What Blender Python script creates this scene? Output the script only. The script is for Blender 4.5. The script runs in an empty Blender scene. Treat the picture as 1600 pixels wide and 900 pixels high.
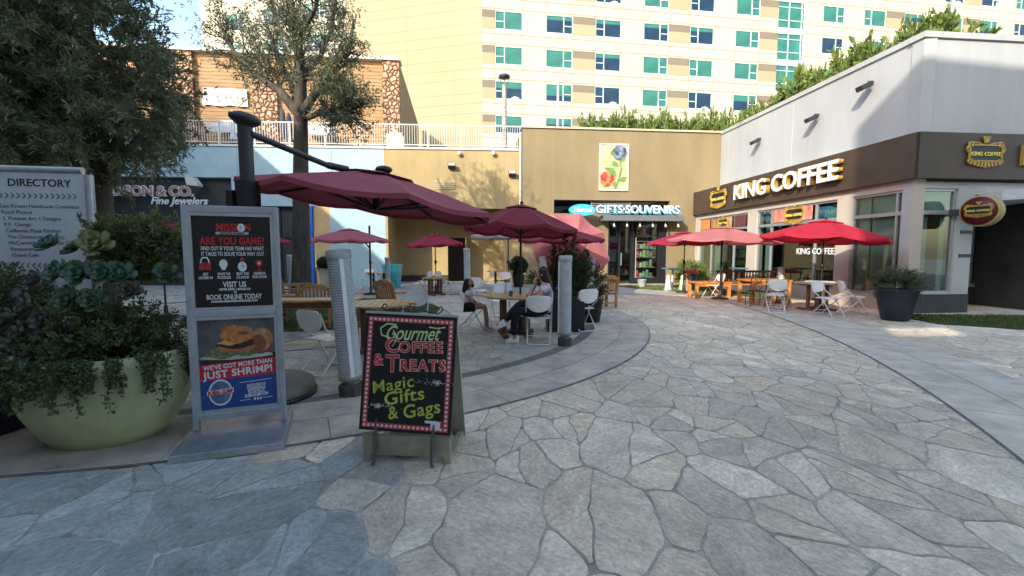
import bpy, bmesh, math, random
import numpy as np
from mathutils import Vector, Matrix
random.seed(7); RNG = np.random.default_rng(7)
sc = bpy.context.scene; COL = sc.collection
R = math.radians; PI = math.pi
# ------------------------------------------------------------ camera
FPX = 700.0; CAMZ = 1.55; PITCH = math.atan(56/FPX)
cam = bpy.data.objects.new('camera', bpy.data.cameras.new('camera')); COL.objects.link(cam)
cam.location = (0, 0, CAMZ); cam.rotation_euler = (PI/2-PITCH, 0, 0)
cam.data.sensor_width = 36; cam.data.lens = 36*FPX/1600; cam.data.clip_end = 2000; cam.data.clip_start = .05
sc.camera = cam
# ------------------------------------------------------------ daylight
SUN = Vector((.62, 1, -.56)).normalized()          # direction the light travels
EL = math.asin(-SUN.z); AZ = math.atan2(-SUN.x, -SUN.y)
w = bpy.data.worlds.new('World'); sc.world = w; w.use_nodes = True
nt = w.node_tree; bg = nt.nodes['Background']
sky = nt.nodes.new('ShaderNodeTexSky'); sky.sky_type = 'NISHITA'; sky.sun_disc = False
sky.sun_elevation = EL; sky.sun_rotation = AZ % (2*PI)
sky.air_density = 1.3; sky.dust_density = 1.6; sky.ozone_density = 1.6
nt.links.new(sky.outputs[0], bg.inputs[0]); bg.inputs[1].default_value = .15
sl = bpy.data.lights.new('sun', 'SUN'); sl.energy = 2.0; sl.angle = R(.5); sl.color = (1, .92, .79)
so = bpy.data.objects.new('sun', sl); COL.objects.link(so); so.rotation_euler = SUN.to_track_quat('-Z', 'Y').to_euler()
so.location = (-20, -30, 30)
vs = sc.view_settings; vs.view_transform = 'Standard'; vs.look = 'None'; vs.gamma = 1; vs.exposure = 1.8; vs.use_curve_mapping = False

# ------------------------------------------------------------ helpers
def ray(px, py):
    u = (px-800)/FPX; v = (450-py)/FPX; c, s = math.cos(PITCH), math.sin(PITCH)
    return Vector((u, c+v*s, -s+v*c))
def G(px, py, z=0):
    d = ray(px, py); t = (z-CAMZ)/d.z
    return Vector((d.x*t, d.y*t, z))
def W(px, py, Y):
    d = ray(px, py); t = Y/d.y
    return Vector((d.x*t, Y, CAMZ+d.z*t))

_m = {}
def mat(name, col, rough=.7, var=.12, scale=6, bump=0, bscale=40, metal=0, spec=.4, emit=0, col2=None, stretch=None, trans=0, island=0, detail=6):
    if name in _m: return _m[name]
    m = bpy.data.materials.new(name); _m[name] = m; m.use_nodes = True
    t = m.node_tree; b = t.nodes['Principled BSDF']; L = t.links.new
    b.inputs['Roughness'].default_value = rough; b.inputs['Metallic'].default_value = metal
    b.inputs['Specular IOR Level'].default_value = spec
    tc = t.nodes.new('ShaderNodeTexCoord'); src = tc.outputs['Object']
    if stretch:
        mp = t.nodes.new('ShaderNodeMapping'); mp.inputs['Scale'].default_value = stretch; L(src, mp.inputs[0]); src = mp.outputs[0]
    if var or col2:
        n = t.nodes.new('ShaderNodeTexNoise'); n.inputs['Scale'].default_value = scale; n.inputs['Detail'].default_value = detail
        n.inputs['Roughness'].default_value = .65; L(src, n.inputs['Vector'])
        cr = t.nodes.new('ShaderNodeValToRGB'); c2 = col2 or [c*(1-var*2) for c in col]; c1 = col if col2 else [min(1, c*(1+var)) for c in col]
        cr.color_ramp.elements[0].position = .32; cr.color_ramp.elements[1].position = .68
        cr.color_ramp.elements[0].color = (*c2[:3], 1); cr.color_ramp.elements[1].color = (*c1[:3], 1)
        L(n.outputs[0], cr.inputs[0]); out = cr.outputs[0]
        if island:
            g = t.nodes.new('ShaderNodeNewGeometry'); hs = t.nodes.new('ShaderNodeHueSaturation')
            mr = t.nodes.new('ShaderNodeMapRange'); mr.inputs[3].default_value = 1-island; mr.inputs[4].default_value = 1+island
            L(g.outputs['Random Per Island'], mr.inputs[0]); L(mr.outputs[0], hs.inputs['Value']); L(out, hs.inputs['Color']); out = hs.outputs[0]
        L(out, b.inputs['Base Color'])
    else: b.inputs['Base Color'].default_value = (*col, 1)
    if bump:
        n2 = t.nodes.new('ShaderNodeTexNoise'); n2.inputs['Scale'].default_value = bscale; n2.inputs['Detail'].default_value = 5; L(src, n2.inputs['Vector'])
        bp = t.nodes.new('ShaderNodeBump'); bp.inputs['Strength'].default_value = bump; bp.inputs['Distance'].default_value = .02
        L(n2.outputs[0], bp.inputs['Height']); L(bp.outputs[0], b.inputs['Normal'])
    if emit:
        b.inputs['Emission Color'].default_value = (*col, 1); b.inputs['Emission Strength'].default_value = emit
    if trans:
        tr = t.nodes.new('ShaderNodeBsdfTranslucent'); tr.inputs[0].default_value = (*[min(1, c*1.2) for c in col], 1)
        mx = t.nodes.new('ShaderNodeMixShader'); mx.inputs[0].default_value = trans
        L(b.outputs[0], mx.inputs[1]); L(tr.outputs[0], mx.inputs[2]); L(mx.outputs[0], t.nodes['Material Output'].inputs[0])
    return m
def glass(name, tint=(.5, .6, .58), clear=.6):
    if name in _m: return _m[name]
    m = bpy.data.materials.new(name); _m[name] = m; m.use_nodes = True; t = m.node_tree; t.nodes.clear(); L = t.links.new
    o = t.nodes.new('ShaderNodeOutputMaterial'); tr = t.nodes.new('ShaderNodeBsdfTransparent'); tr.inputs[0].default_value = (*[c*clear for c in tint], 1)
    gl = t.nodes.new('ShaderNodeBsdfGlossy'); gl.inputs['Roughness'].default_value = .02; gl.inputs[0].default_value = (.9, .95, .95, 1)
    lw_ = t.nodes.new('ShaderNodeLayerWeight'); pw = t.nodes.new('ShaderNodeMath'); pw.operation = 'POWER'; pw.inputs[1].default_value = 3; L(lw_.outputs['Facing'], pw.inputs[0]); fr = t.nodes.new('ShaderNodeMath'); fr.operation = 'MULTIPLY_ADD'; fr.inputs[1].default_value = .75; fr.inputs[2].default_value = .07; L(pw.outputs[0], fr.inputs[0]); mx = t.nodes.new('ShaderNodeMixShader')
    L(fr.outputs[0], mx.inputs[0]); L(tr.outputs[0], mx.inputs[1]); L(gl.outputs[0], mx.inputs[2]); L(mx.outputs[0], o.inputs[0])
    return m

class MB:
    def __init__(s): s.v = []; s.f = []; s.mi = []; s.M = Matrix(); s.cur = 0; s.smooth = []; s.sm = False
    def add(s, vs_, fs):
        o = len(s.v); s.v += [tuple(s.M @ Vector(p)) for p in vs_]
        for f in fs: s.f.append([o+i for i in f]); s.mi.append(s.cur); s.smooth.append(s.sm)
        return s
    def box(s, x0, x1, y0, y1, z0, z1):
        return s.add([(x0, y0, z0), (x1, y0, z0), (x1, y1, z0), (x0, y1, z0), (x0, y0, z1), (x1, y0, z1), (x1, y1, z1), (x0, y1, z1)],
                     [(0, 3, 2, 1), (4, 5, 6, 7), (0, 1, 5, 4), (1, 2, 6, 5), (2, 3, 7, 6), (3, 0, 4, 7)])
    def bar(s, p, q, w_, h=None, up=(0, 0, 1)):      # rectangular bar p -> q
        p, q = Vector(p), Vector(q); h = h or w_; d = (q-p).normalized(); up = Vector(up)
        if abs(d.dot(up)) > .98: up = Vector((0, 1, 0))
        a = d.cross(up).normalized()*w_/2; b = a.cross(d).normalized()*h/2
        vs_ = [p-a-b, p+a-b, p+a+b, p-a+b, q-a-b, q+a-b, q+a+b, q-a+b]
        return s.add(vs_, [(0, 1, 2, 3), (7, 6, 5, 4), (0, 4, 5, 1), (1, 5, 6, 2), (2, 6, 7, 3), (3, 7, 4, 0)])
    def cyl(s, p, q, r0, r1=None, n=12):
        return s.tube([p, q], [r0, r0 if r1 is None else r1], n)
    def tube(s, pts, r, n=8, cap=True):
        pts = [Vector(p) for p in pts]; rs = r if isinstance(r, (list, tuple)) else [r]*len(pts); vs_ = []; a = None
        for i, p in enumerate(pts):
            d = (pts[min(i+1, len(pts)-1)]-pts[max(i-1, 0)]).normalized()
            if a is None:
                up = Vector((0, 0, 1)) if abs(d.z) < .9 else Vector((1, 0, 0)); a = d.cross(up).normalized()
            else: a = (a-d*a.dot(d)).normalized()
            b = d.cross(a)
            for k in range(n): vs_.append(p+(a*math.cos(2*PI*k/n)+b*math.sin(2*PI*k/n))*rs[i])
        fs = [(i*n+k, i*n+(k+1) % n, (i+1)*n+(k+1) % n, (i+1)*n+k) for i in range(len(pts)-1) for k in range(n)]
        o = s.sm; s.sm = True; s.add(vs_, fs); s.sm = o
        if cap: s.add(vs_[:n], [tuple(range(n))[::-1]]); s.add(vs_[-n:], [tuple(range(n))])
        return s
    def lathe(s, prof, n=32, c=(0, 0), ell=(1, 1)):
        vs_ = [(c[0]+r*math.cos(2*PI*k/n)*ell[0], c[1]+r*math.sin(2*PI*k/n)*ell[1], z) for r, z in prof for k in range(n)]
        fs = [(i*n+k, i*n+(k+1) % n, (i+1)*n+(k+1) % n, (i+1)*n+k) for i in range(len(prof)-1) for k in range(n)]
        o = s.sm; s.sm = True; s.add(vs_, fs); s.sm = o
        if prof[0][0] > 1e-4: s.add(vs_[:n], [tuple(range(n))[::-1]])
        if prof[-1][0] > 1e-4: s.add(vs_[-n:], [tuple(range(n))])
        return s
    def prism(s, poly, y0, y1):                     # polygon in x,z extruded along y (y0 = front)
        n = len(poly); vs_ = [(x, y0, z) for x, z in poly]+[(x, y1, z) for x, z in poly]
        return s.add(vs_, [tuple(range(n)), tuple(range(2*n-1, n-1, -1))]+[(i, i+n, (i+1) % n+n, (i+1) % n) for i in range(n)])
    def slab(s, poly, z0, z1):                      # polygon in x,y extruded along z
        n = len(poly); vs_ = [(x, y, z0) for x, y in poly]+[(x, y, z1) for x, y in poly]
        return s.add(vs_, [tuple(range(n))[::-1], tuple(range(n, 2*n))]+[(i, (i+1) % n, (i+1) % n+n, i+n) for i in range(n)])
    def ball(s, c, r, n=10, sc_=(1, 1, 1)):
        prof = [(math.sin(PI*i/n), -math.cos(PI*i/n)) for i in range(n+1)]
        o = s.M; s.M = o @ Matrix.Translation(Vector(c)) @ Matrix.Diagonal((*[r*k for k in sc_], 1)); s.lathe([(max(a, 1e-5), b) for a, b in prof], max(8, n)); s.M = o
        return s
    def mesh(s, name, mats):
        me = bpy.data.meshes.new(name); me.from_pydata(s.v, [], s.f)
        for m in (mats if isinstance(mats, (list, tuple)) else [mats]): me.materials.append(m)
        me.polygons.foreach_set('material_index', s.mi); me.polygons.foreach_set('use_smooth', s.smooth); me.update()
        return me
def npmesh(name, verts, faces, m, smooth=False):     # fast quads
    me = bpy.data.meshes.new(name); nf, k = faces.shape
    me.vertices.add(len(verts)); me.vertices.foreach_set('co', verts.astype(np.float32).ravel())
    me.loops.add(nf*k); me.loops.foreach_set('vertex_index', faces.astype(np.int32).ravel())
    me.polygons.add(nf); me.polygons.foreach_set('loop_start', np.arange(0, nf*k, k, dtype=np.int32))
    me.polygons.foreach_set('use_smooth', [smooth]*nf)
    me.materials.append(m); me.update(calc_edges=True); me.validate()
    return me
def bevel(o, wd=.01, seg=2):
    b = o.modifiers.new('bevel', 'BEVEL'); b.width = wd; b.segments = seg; b.limit_method = 'ANGLE'; b.angle_limit = R(40); return o
def tag(o, label=None, cat=None, group=None, kind=None):
    if label: o['label'] = label
    if cat: o['category'] = cat
    if group: o['group'] = group
    if kind: o['kind'] = kind
    return o
def thing(name, label, cat, loc=(0, 0, 0), rz=0, group=None, M=None):
    o = bpy.data.objects.new(name, None); COL.objects.link(o); o.empty_display_size = .1
    o.matrix_world = M if M is not None else Matrix.Translation(Vector(loc)) @ Matrix.Rotation(rz, 4, 'Z')
    return tag(o, label, cat, group)
def obj(name, mb, m=None, parent=None, label=None, bev=0):
    me = mb.mesh(name, m) if isinstance(mb, MB) else mb
    if isinstance(m, list) and not isinstance(mb, MB): pass
    o = bpy.data.objects.new(name, me); COL.objects.link(o)
    if parent is not None: o.parent = parent
    if label: o['label'] = label
    if bev: bevel(o, bev)
    return o
def struct(name, mb, m): o = obj(name, mb, m); o['kind'] = 'structure'; return o
def dup(root, label, loc=None, rz=0, group=None, M=None, scale=1):
    def rec(o, par):
        c = o.copy(); COL.objects.link(c); c.parent = par
        for ch in KIDS.get(o.name) or [x for x in o.children]: rec(ch, c)
        return c
    r = rec(root, None)
    r.matrix_world = M if M is not None else Matrix.Translation(Vector(loc)) @ Matrix.Rotation(rz, 4, 'Z') @ Matrix.Scale(scale, 4)
    r['label'] = label
    if group: r['group'] = group
    return r
KIDS = {}
def text(body, size, M, m, parent=None, name='lettering', ext=.002, bold=0, shear=0, ax='CENTER', sx=1, sp=1, label=None):
    c = bpy.data.curves.new('t', 'FONT'); c.body = body; c.size = size; c.extrude = ext; c.offset = bold; c.shear = shear
    c.align_x = ax; c.align_y = 'CENTER'; c.space_character = sp; c.resolution_u = 3
    t = bpy.data.objects.new('t', c); me = bpy.data.meshes.new_from_object(t); bpy.data.objects.remove(t); bpy.data.curves.remove(c)
    me.transform(M @ Matrix.Diagonal((sx, 1, 1, 1))); me.materials.clear(); me.materials.append(m)
    return obj(name, me, m, parent, label)
def TM(x, y, z, rot=0, ry=0):   # text standing in the xz plane, reading along +x, facing -y
    return Matrix.Translation((x, y, z)) @ Matrix.Rotation(PI/2, 4, 'X') @ Matrix.Rotation(rot, 4, 'Z')
class F:                        # a facade: local x along the wall (left to right as seen), y into the wall, z up
    def __init__(s, P0, P1, z0=0):
        s.p = Vector((P0[0], P0[1], z0)); e = Vector((P1[0]-P0[0], P1[1]-P0[1], 0)); s.len = e.length; s.e = e.normalized(); s.n = Vector((-s.e.y, s.e.x, 0))
        s.M = Matrix(((s.e.x, s.n.x, 0, s.p.x), (s.e.y, s.n.y, 0, s.p.y), (0, 0, 1, z0), (0, 0, 0, 1)))
    def uz(s, px, py, y=0):
        d = ray(px, py); c = Vector((0, 0, CAMZ)); q = s.p+s.n*y
        t = (q-c).dot(s.n)/d.dot(s.n); h = c+d*t
        return (h-s.p).dot(s.e), h.z
    def u(s, px, py=394, y=0): return s.uz(px, py, y)[0]
    def w(s, u, y, z): return s.M @ Vector((u, y, z-s.p.z))
def wall(mb, u0, u1, z0, z1, holes, th=.3, y0=0):
    us = sorted({u0, u1, *[min(max(h[i], u0), u1) for h in holes for i in (0, 1)]}); zs = sorted({z0, z1, *[min(max(h[i], z0), z1) for h in holes for i in (2, 3)]})
    for a, b in zip(us, us[1:]):
        run = None
        for c, d in zip(zs, zs[1:]):
            hole = any(h[0] < (a+b)/2 < h[1] and h[2] < (c+d)/2 < h[3] for h in holes)
            if not hole: run = (run[0], d) if run else (c, d)
            if hole and run: mb.box(a, b, y0, y0+th, *run); run = None
        if run: mb.box(a, b, y0, y0+th, *run)
    return mb
def arc(cx, cy, r, a0, a1, n): return [(cx+r*math.cos(a0+(a1-a0)*i/n), cy+r*math.sin(a0+(a1-a0)*i/n)) for i in range(n+1)]

# leaves: centres (n,3), directions (n,3) -> folded diamond quads
def leafmesh(name, P, D, length, width, m, jitter=.35):
    n = len(P); D = D/np.maximum(np.linalg.norm(D, axis=1, keepdims=True), 1e-6)
    Rn = RNG.normal(size=(n, 3)); S = np.cross(D, Rn); S /= np.maximum(np.linalg.norm(S, axis=1, keepdims=True), 1e-6)
    ln = (length*(1+jitter*RNG.uniform(-1, 1, n)))[:, None]; wd = (width*(1+jitter*RNG.uniform(-1, 1, n)))[:, None]
    N = np.cross(D, S)
    v = np.stack([P, P+D*ln*.5+S*wd*.5+N*wd*.15, P+D*ln, P+D*ln*.5-S*wd*.5+N*wd*.15], 1).reshape(-1, 3)
    return npmesh(name, v, np.arange(4*n).reshape(n, 4), m)
def segmesh(name, segs, m, n=5):
    A = np.array([s[0] for s in segs], float); B = np.array([s[1] for s in segs], float); r0 = np.array([s[2] for s in segs])[:, None, None]; r1 = np.array([s[3] for s in segs])[:, None, None]
    D = B-A; D /= np.maximum(np.linalg.norm(D, axis=1, keepdims=True), 1e-6); up = np.where(np.abs(D[:, 2:3]) > .9, [[1., 0, 0]], [[0, 0, 1.]])
    S = np.cross(D, up); S /= np.linalg.norm(S, axis=1, keepdims=True); T = np.cross(D, S)
    an = np.arange(n)*2*PI/n; ring = S[:, None]*np.cos(an)[None, :, None]+T[:, None]*np.sin(an)[None, :, None]
    V = np.concatenate([A[:, None]+ring*r0, B[:, None]+ring*r1], 1); k = np.arange(n); q = np.stack([k, (k+1) % n, (k+1) % n+n, k+n], 1)
    Fc = (q[None]+(np.arange(len(segs))*2*n)[:, None, None]).reshape(-1, 4)
    return npmesh(name, V.reshape(-1, 3), Fc, m, True)
# ============================================================ GROUND
def vor_cells(x0, x1, y0, y1, dens):
    pts = []
    tries = int((x1-x0)*(y1-y0)*dens*14)
    cand = np.stack([RNG.uniform(x0, x1, tries), RNG.uniform(y0, y1, tries)], 1)
    rad = .11+.33*RNG.random(tries)**1.7
    cell = {}
    for (x, y), r in zip(cand, rad):
        kx, ky = int(x//.7), int(y//.7); ok = True
        for i in (-1, 0, 1):
            for j in (-1, 0, 1):
                for (a, b, c) in cell.get((kx+i, ky+j), ()):
                    if (a-x)**2+(b-y)**2 < ((r+c)*.84)**2: ok = False; break
                if not ok: break
            if not ok: break
        if ok: cell.setdefault((kx, ky), []).append((x, y, r)); pts.append((x, y, r))
    return np.array(pts)
def warp(x, y):
    a = .02*math.sin(3.1*x+1.7*y)+.012*math.sin(9.3*y-4.1*x+1)+.007*math.sin(23*x+17*y)+.005*math.sin(51*x-37*y)
    b = .02*math.sin(2.7*y-2.1*x+2)+.012*math.sin(8.1*x+5.3*y)+.007*math.sin(19*y-21*x)+.005*math.sin(43*y+41*x)
    return x+a, y+b
def stones(mb, x0, x1, y0, y1, gap, keep, z=0.0, st=.62):
    P = vor_cells(x0, x1, y0*st, y1*st, 4.0)
    w2 = P[:, 2]**2
    for i, (x, y, r) in enumerate(P):
        if not keep(x, y/st): continue
        d2 = (P[:, 0]-x)**2+(P[:, 1]-y)**2; near = np.argsort(d2)[1:42]
        poly = [(x-1.2, y-1.2), (x+1.2, y-1.2), (x+1.2, y+1.2), (x-1.2, y+1.2)]
        for j in near:
            dx, dy = P[j, 0]-x, P[j, 1]-y; d = math.hypot(dx, dy); nx, ny = dx/d, dy/d
            off = (d*d+w2[i]-w2[j])/(2*d)-gap/2
            new = []
            for k in range(len(poly)):
                a, b = poly[k], poly[(k+1) % len(poly)]
                da = (a[0]-x)*nx+(a[1]-y)*ny-off; db = (b[0]-x)*nx+(b[1]-y)*ny-off
                if da <= 0: new.append(a)
                if da*db < 0: t = da/(da-db); new.append((a[0]+(b[0]-a[0])*t, a[1]+(b[1]-a[1])*t))
            poly = new
            if len(poly) < 3: break
        if len(poly) < 3: continue
        ar = abs(sum(poly[k-1][0]*poly[k][1]-poly[k][0]*poly[k-1][1] for k in range(len(poly))))/2
        polys = [poly]
        for _ in range(2):
            nxt = []
            for q in polys:
                ar = abs(sum(q[k-1][0]*q[k][1]-q[k][0]*q[k-1][1] for k in range(len(q))))/2
                if ar > .10 and random.random() < .62:
                    mx = sum(p[0] for p in q)/len(q)+random.uniform(-.08, .08); my = sum(p[1] for p in q)/len(q)+random.uniform(-.06, .06); an = random.uniform(0, PI)
                    for sg_ in (1, -1): nxt.append(clip(q, mx, my, math.cos(an)*sg_, math.sin(an)*sg_, -gap*.4))
                else: nxt.append(q)
            polys = [q for q in nxt if len(q) >= 3]
        for poly in polys: cap(mb, poly, x, y, r, z, st)
def clip(poly, x, y, nx, ny, off):
    new = []
    for k in range(len(poly)):
        a, b = poly[k], poly[(k+1) % len(poly)]; da = (a[0]-x)*nx+(a[1]-y)*ny-off; db = (b[0]-x)*nx+(b[1]-y)*ny-off
        if da <= 0: new.append(a)
        if da*db < 0: t = da/(da-db); new.append((a[0]+(b[0]-a[0])*t, a[1]+(b[1]-a[1])*t))
    return new
def cap(mb, poly, x, y, r, z, st):
    near_cam = math.hypot(x, y/st) < 9
    pts = []
    for k in range(len(poly)):
        p0, a, b = poly[k-1], poly[k], poly[(k+1) % len(poly)]; L = math.hypot(b[0]-a[0], b[1]-a[1])
        if L < .03: continue
        n = max(1, int(L/(.05 if near_cam else .3)))
        for t in range(n):
            f_ = t/n if t else min(.3, .02/L)
            pts.append((a[0]+(b[0]-a[0])*f_, a[1]+(b[1]-a[1])*f_))
        if n: pts.append((a[0]+(b[0]-a[0])*(1-min(.3, .02/L)), a[1]+(b[1]-a[1])*(1-min(.3, .02/L))))
    if len(pts) < 3: return
    pts = [warp(px, py/st) for px, py in pts]
    cx = sum(p[0] for p in pts)/len(pts); cy = sum(p[1] for p in pts)/len(pts); zz = z+random.uniform(-.0015, .0015); n = len(pts)
    k = 1-.009/max(.12, r)
    vs_ = [(px, py, zz-.009) for px, py in pts]+[(px, py, zz-.003) for px, py in pts]+[(cx+(px-cx)*k, cy+(py-cy)*k, zz) for px, py in pts]
    fs = [(q, (q+1) % n, (q+1) % n+n, q+n) for q in range(n)]+[(q+n, (q+1) % n+n, (q+1) % n+2*n, q+2*n) for q in range(n)]+[tuple(range(2*n, 3*n))]
    mb.cur = 1 if (cx < -.75-.5*math.sin(cy*3) and cy < 3.4) or random.random() < .0 else 0  # darker stone set towards the near left corner
    mb.add(vs_, fs)
CX, CY = -4.7, 10.5
def rad(x, y): return math.hypot(x-CX, y-CY)
DX, DY = -16.02, 14.18
def rad2(x, y): return math.hypot(x-DX, y-DY)
def stonemat(name, cols, joint=False):
    m = bpy.data.materials.new(name); m.use_nodes = True; t = m.node_tree; L = t.links.new; b = t.nodes['Principled BSDF']
    g = t.nodes.new('ShaderNodeNewGeometry'); cr = t.nodes.new('ShaderNodeValToRGB'); cr.color_ramp.interpolation = 'LINEAR'
    e = cr.color_ramp.elements
    while len(e) < len(cols): e.new(.5)
    for i, c in enumerate(cols): e[i].position = i/(len(cols)-1); e[i].color = (*c, 1)
    L(g.outputs['Random Per Island'], cr.inputs[0])
    tc = t.nodes.new('ShaderNodeTexCoord'); wn = t.nodes.new('ShaderNodeTexWhiteNoise'); wn.noise_dimensions = '1D'; L(g.outputs['Random Per Island'], wn.inputs['W'])
    sc2 = t.nodes.new('ShaderNodeVectorMath'); sc2.operation = 'SCALE'; sc2.inputs['Scale'].default_value = 40; L(wn.outputs['Color'], sc2.inputs[0])
    ad = t.nodes.new('ShaderNodeVectorMath'); ad.operation = 'ADD'; L(tc.outputs['Object'], ad.inputs[0]); L(sc2.outputs[0], ad.inputs[1])
    # random rotation per stone so veins run in different directions
    ro = t.nodes.new('ShaderNodeVectorRotate'); ro.rotation_type = 'Z_AXIS'; mu = t.nodes.new('ShaderNodeMath'); mu.operation = 'MULTIPLY'; mu.inputs[1].default_value = 6.28; L(wn.outputs['Value'], mu.inputs[0])
    L(ad.outputs[0], ro.inputs['Vector']); L(mu.outputs[0], ro.inputs['Angle'])
    mp = t.nodes.new('ShaderNodeMapping'); mp.inputs['Scale'].default_value = (1, 1.5, 1); L(ro.outputs[0], mp.inputs[0])
    n1 = t.nodes.new('ShaderNodeTexNoise'); n1.inputs['Scale'].default_value = 3.2; n1.inputs['Detail'].default_value = 8; n1.inputs['Roughness'].default_value = .7; n1.inputs['Distortion'].default_value = .4; L(mp.outputs[0], n1.inputs[0])
    n2 = t.nodes.new('ShaderNodeTexNoise'); n2.inputs['Scale'].default_value = 26; n2.inputs['Detail'].default_value = 8; n2.inputs['Roughness'].default_value = .75; L(mp.outputs[0], n2.inputs[0])
    mr = t.nodes.new('ShaderNodeMapRange'); mr.inputs[1].default_value = .3; mr.inputs[2].default_value = .7; mr.inputs[3].default_value = .66; mr.inputs[4].default_value = 1.22; L(n1.outputs[0], mr.inputs[0])
    mr2 = t.nodes.new('ShaderNodeMapRange'); mr2.inputs[1].default_value = .3; mr2.inputs[2].default_value = .7; mr2.inputs[3].default_value = .55; mr2.inputs[4].default_value = 1.3; L(n2.outputs[0], mr2.inputs[0])
    ml = t.nodes.new('ShaderNodeMath'); ml.operation = 'MULTIPLY'; L(mr.outputs[0], ml.inputs[0]); L(mr2.outputs[0], ml.inputs[1])
    n4 = t.nodes.new('ShaderNodeTexNoise'); n4.noise_type = 'RIDGED_MULTIFRACTAL'; n4.inputs['Scale'].default_value = 1.7; n4.inputs['Detail'].default_value = 7; n4.inputs['Distortion'].default_value = .6; L(mp.outputs[0], n4.inputs[0])
    mr4 = t.nodes.new('ShaderNodeMapRange'); mr4.inputs[1].default_value = .45; mr4.inputs[2].default_value = 1.15; mr4.inputs[3].default_value = 1.06; mr4.inputs[4].default_value = .74; L(n4.outputs[0], mr4.inputs[0])
    ml0 = ml; ml = t.nodes.new('ShaderNodeMath'); ml.operation = 'MULTIPLY'; L(ml0.outputs[0], ml.inputs[0]); L(mr4.outputs[0], ml.inputs[1])
    hs = t.nodes.new('ShaderNodeHueSaturation'); L(cr.outputs[0], hs.inputs['Color']); L(ml.outputs[0], hs.inputs['Value']); 
    # broad stains across stones
    n3 = t.nodes.new('ShaderNodeTexNoise'); n3.inputs['Scale'].default_value = .35; n3.inputs['Detail'].default_value = 4; L(tc.outputs['Object'], n3.inputs[0])
    mr3 = t.nodes.new('ShaderNodeMapRange'); mr3.inputs[1].default_value = .35; mr3.inputs[2].default_value = .65; mr3.inputs[3].default_value = .82; mr3.inputs[4].default_value = 1.1; L(n3.outputs[0], mr3.inputs[0])
    h2 = t.nodes.new('ShaderNodeHueSaturation'); L(hs.outputs[0], h2.inputs['Color']); L(mr3.outputs[0], h2.inputs['Value']); L(h2.outputs[0], b.inputs['Base Color'])
    bp = t.nodes.new('ShaderNodeBump'); bp.inputs['Strength'].default_value = .8; bp.inputs['Distance'].default_value = .016
    mh = t.nodes.new('ShaderNodeMath'); mh.operation = 'ADD'; L(n1.outputs[0], mh.inputs[0]); L(n2.outputs[0], mh.inputs[1]); L(mh.outputs[0], bp.inputs['Height']); L(bp.outputs[0], b.inputs['Normal'])
    b.inputs['Roughness'].default_value = .62; b.inputs['Specular IOR Level'].default_value = .45
    return m
M_flag = stonemat('flagstone', [(0.498, 0.426, 0.331), (0.683, 0.553, 0.391), (0.598, 0.497, 0.368), (0.749, 0.618, 0.454), (0.564, 0.482, 0.379), (0.648, 0.511, 0.356), (0.633, 0.533, 0.403), (0.783, 0.653, 0.495), (0.54, 0.45, 0.339), (0.665, 0.54, 0.385)])
M_flag_dark = stonemat('dark flagstone', [(.25, .26, .23), (.37, .385, .35), (.31, .30, .26), (.43, .44, .40), (.36, .34, .29), (.50, .51, .47)])
M_flag2 = stonemat('buff flagstone', [(.46, .40, .30), (.52, .48, .38), (.40, .37, .31), (.55, .50, .40)])
M_mortar = mat('mortar', (.40, .365, .30), .9, .3, 3, .5, 60)
M_conc = mat('concrete paver', (.46, .39, .31), .8, .18, 2.5, .25, 90, island=.07)
M_conc2 = mat('grey concrete paver', (.50, .44, .355), .8, .16, 2.5, .25, 90, island=.05)
M_brownc = mat('brown concrete', (.33, .285, .24), .8, .22, 2, .25, 90)
M_dark = mat('dark joint', (.17, .155, .14), .9, .2)
M_grass = mat('grass', (.075, .12, .028), .9, .3, 8, island=.35)
g = MB(); g.slab([(-160, -60), (160, -60), (160, 260), (-160, 260)], -.6, -.006); struct('ground', g, M_mortar)
s = MB(); stones(s, -9, 13.5, .6, 19.5, .014, lambda x, y: rad(x, y) > 7.3 and not (23.0 < rad2(x, y) < 23.6) and y > .9); struct('flagstone_paving', s, [M_flag, M_flag_dark])
s = MB(); stones(s, -12, 3, 3.5, 19.5, .016, lambda x, y: 3.3 < rad(x, y) < 6.8 and y < 19.4); struct('flagstone_terrace', s, [M_flag2, M_flag2])
def ring(mb, r0, r1, a0, a1, z, n=96, th=.004, CX=CX, CY=CY):
    for i in range(n):
        b0, b1 = a0+(a1-a0)*i/n, a0+(a1-a0)*(i+1)/n
        q = [(CX+r*math.cos(a), CY+r*math.sin(a)) for r, a in ((r0, b0), (r1, b0), (r1, b1), (r0, b1))]
        if min(p[1] for p in q) < -4 or max(p[1] for p in q) > 21: continue
        mb.add([(x, y, z) for x, y in q], [(0, 1, 2, 3)])
def tiles(mb, r0, r1, a0, a1, z, da, gap=.003, CX=CX, CY=CY):
    n = int((a1-a0)/da)
    for i in range(n):
        b0, b1 = a0+da*i+gap/r1, a0+da*(i+1)-gap/r1; q = []
        for k in range(5): q.append((CX+(r1-gap)*math.cos(b0+(b1-b0)*k/4), CY+(r1-gap)*math.sin(b0+(b1-b0)*k/4)))
        for k in range(4, -1, -1): q.append((CX+(r0+gap)*math.cos(b0+(b1-b0)*k/4), CY+(r0+gap)*math.sin(b0+(b1-b0)*k/4)))
        if min(p[1] for p in q) < -3 or max(p[1] for p in q) > 20.5: continue
        mb.add([(x, y, z) for x, y in q], [tuple(range(10))])
r_ = MB(); ring(r_, 6.35, 7.62, -PI, PI, .006, 128); ring(r_, 22.63, 23.87, -1.0, .3, .006, 96, CX=DX, CY=DY); ring(r_, 3.2, 3.75, -PI, PI, .006, 96); struct('paver_joint_strip', r_, M_dark)
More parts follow.
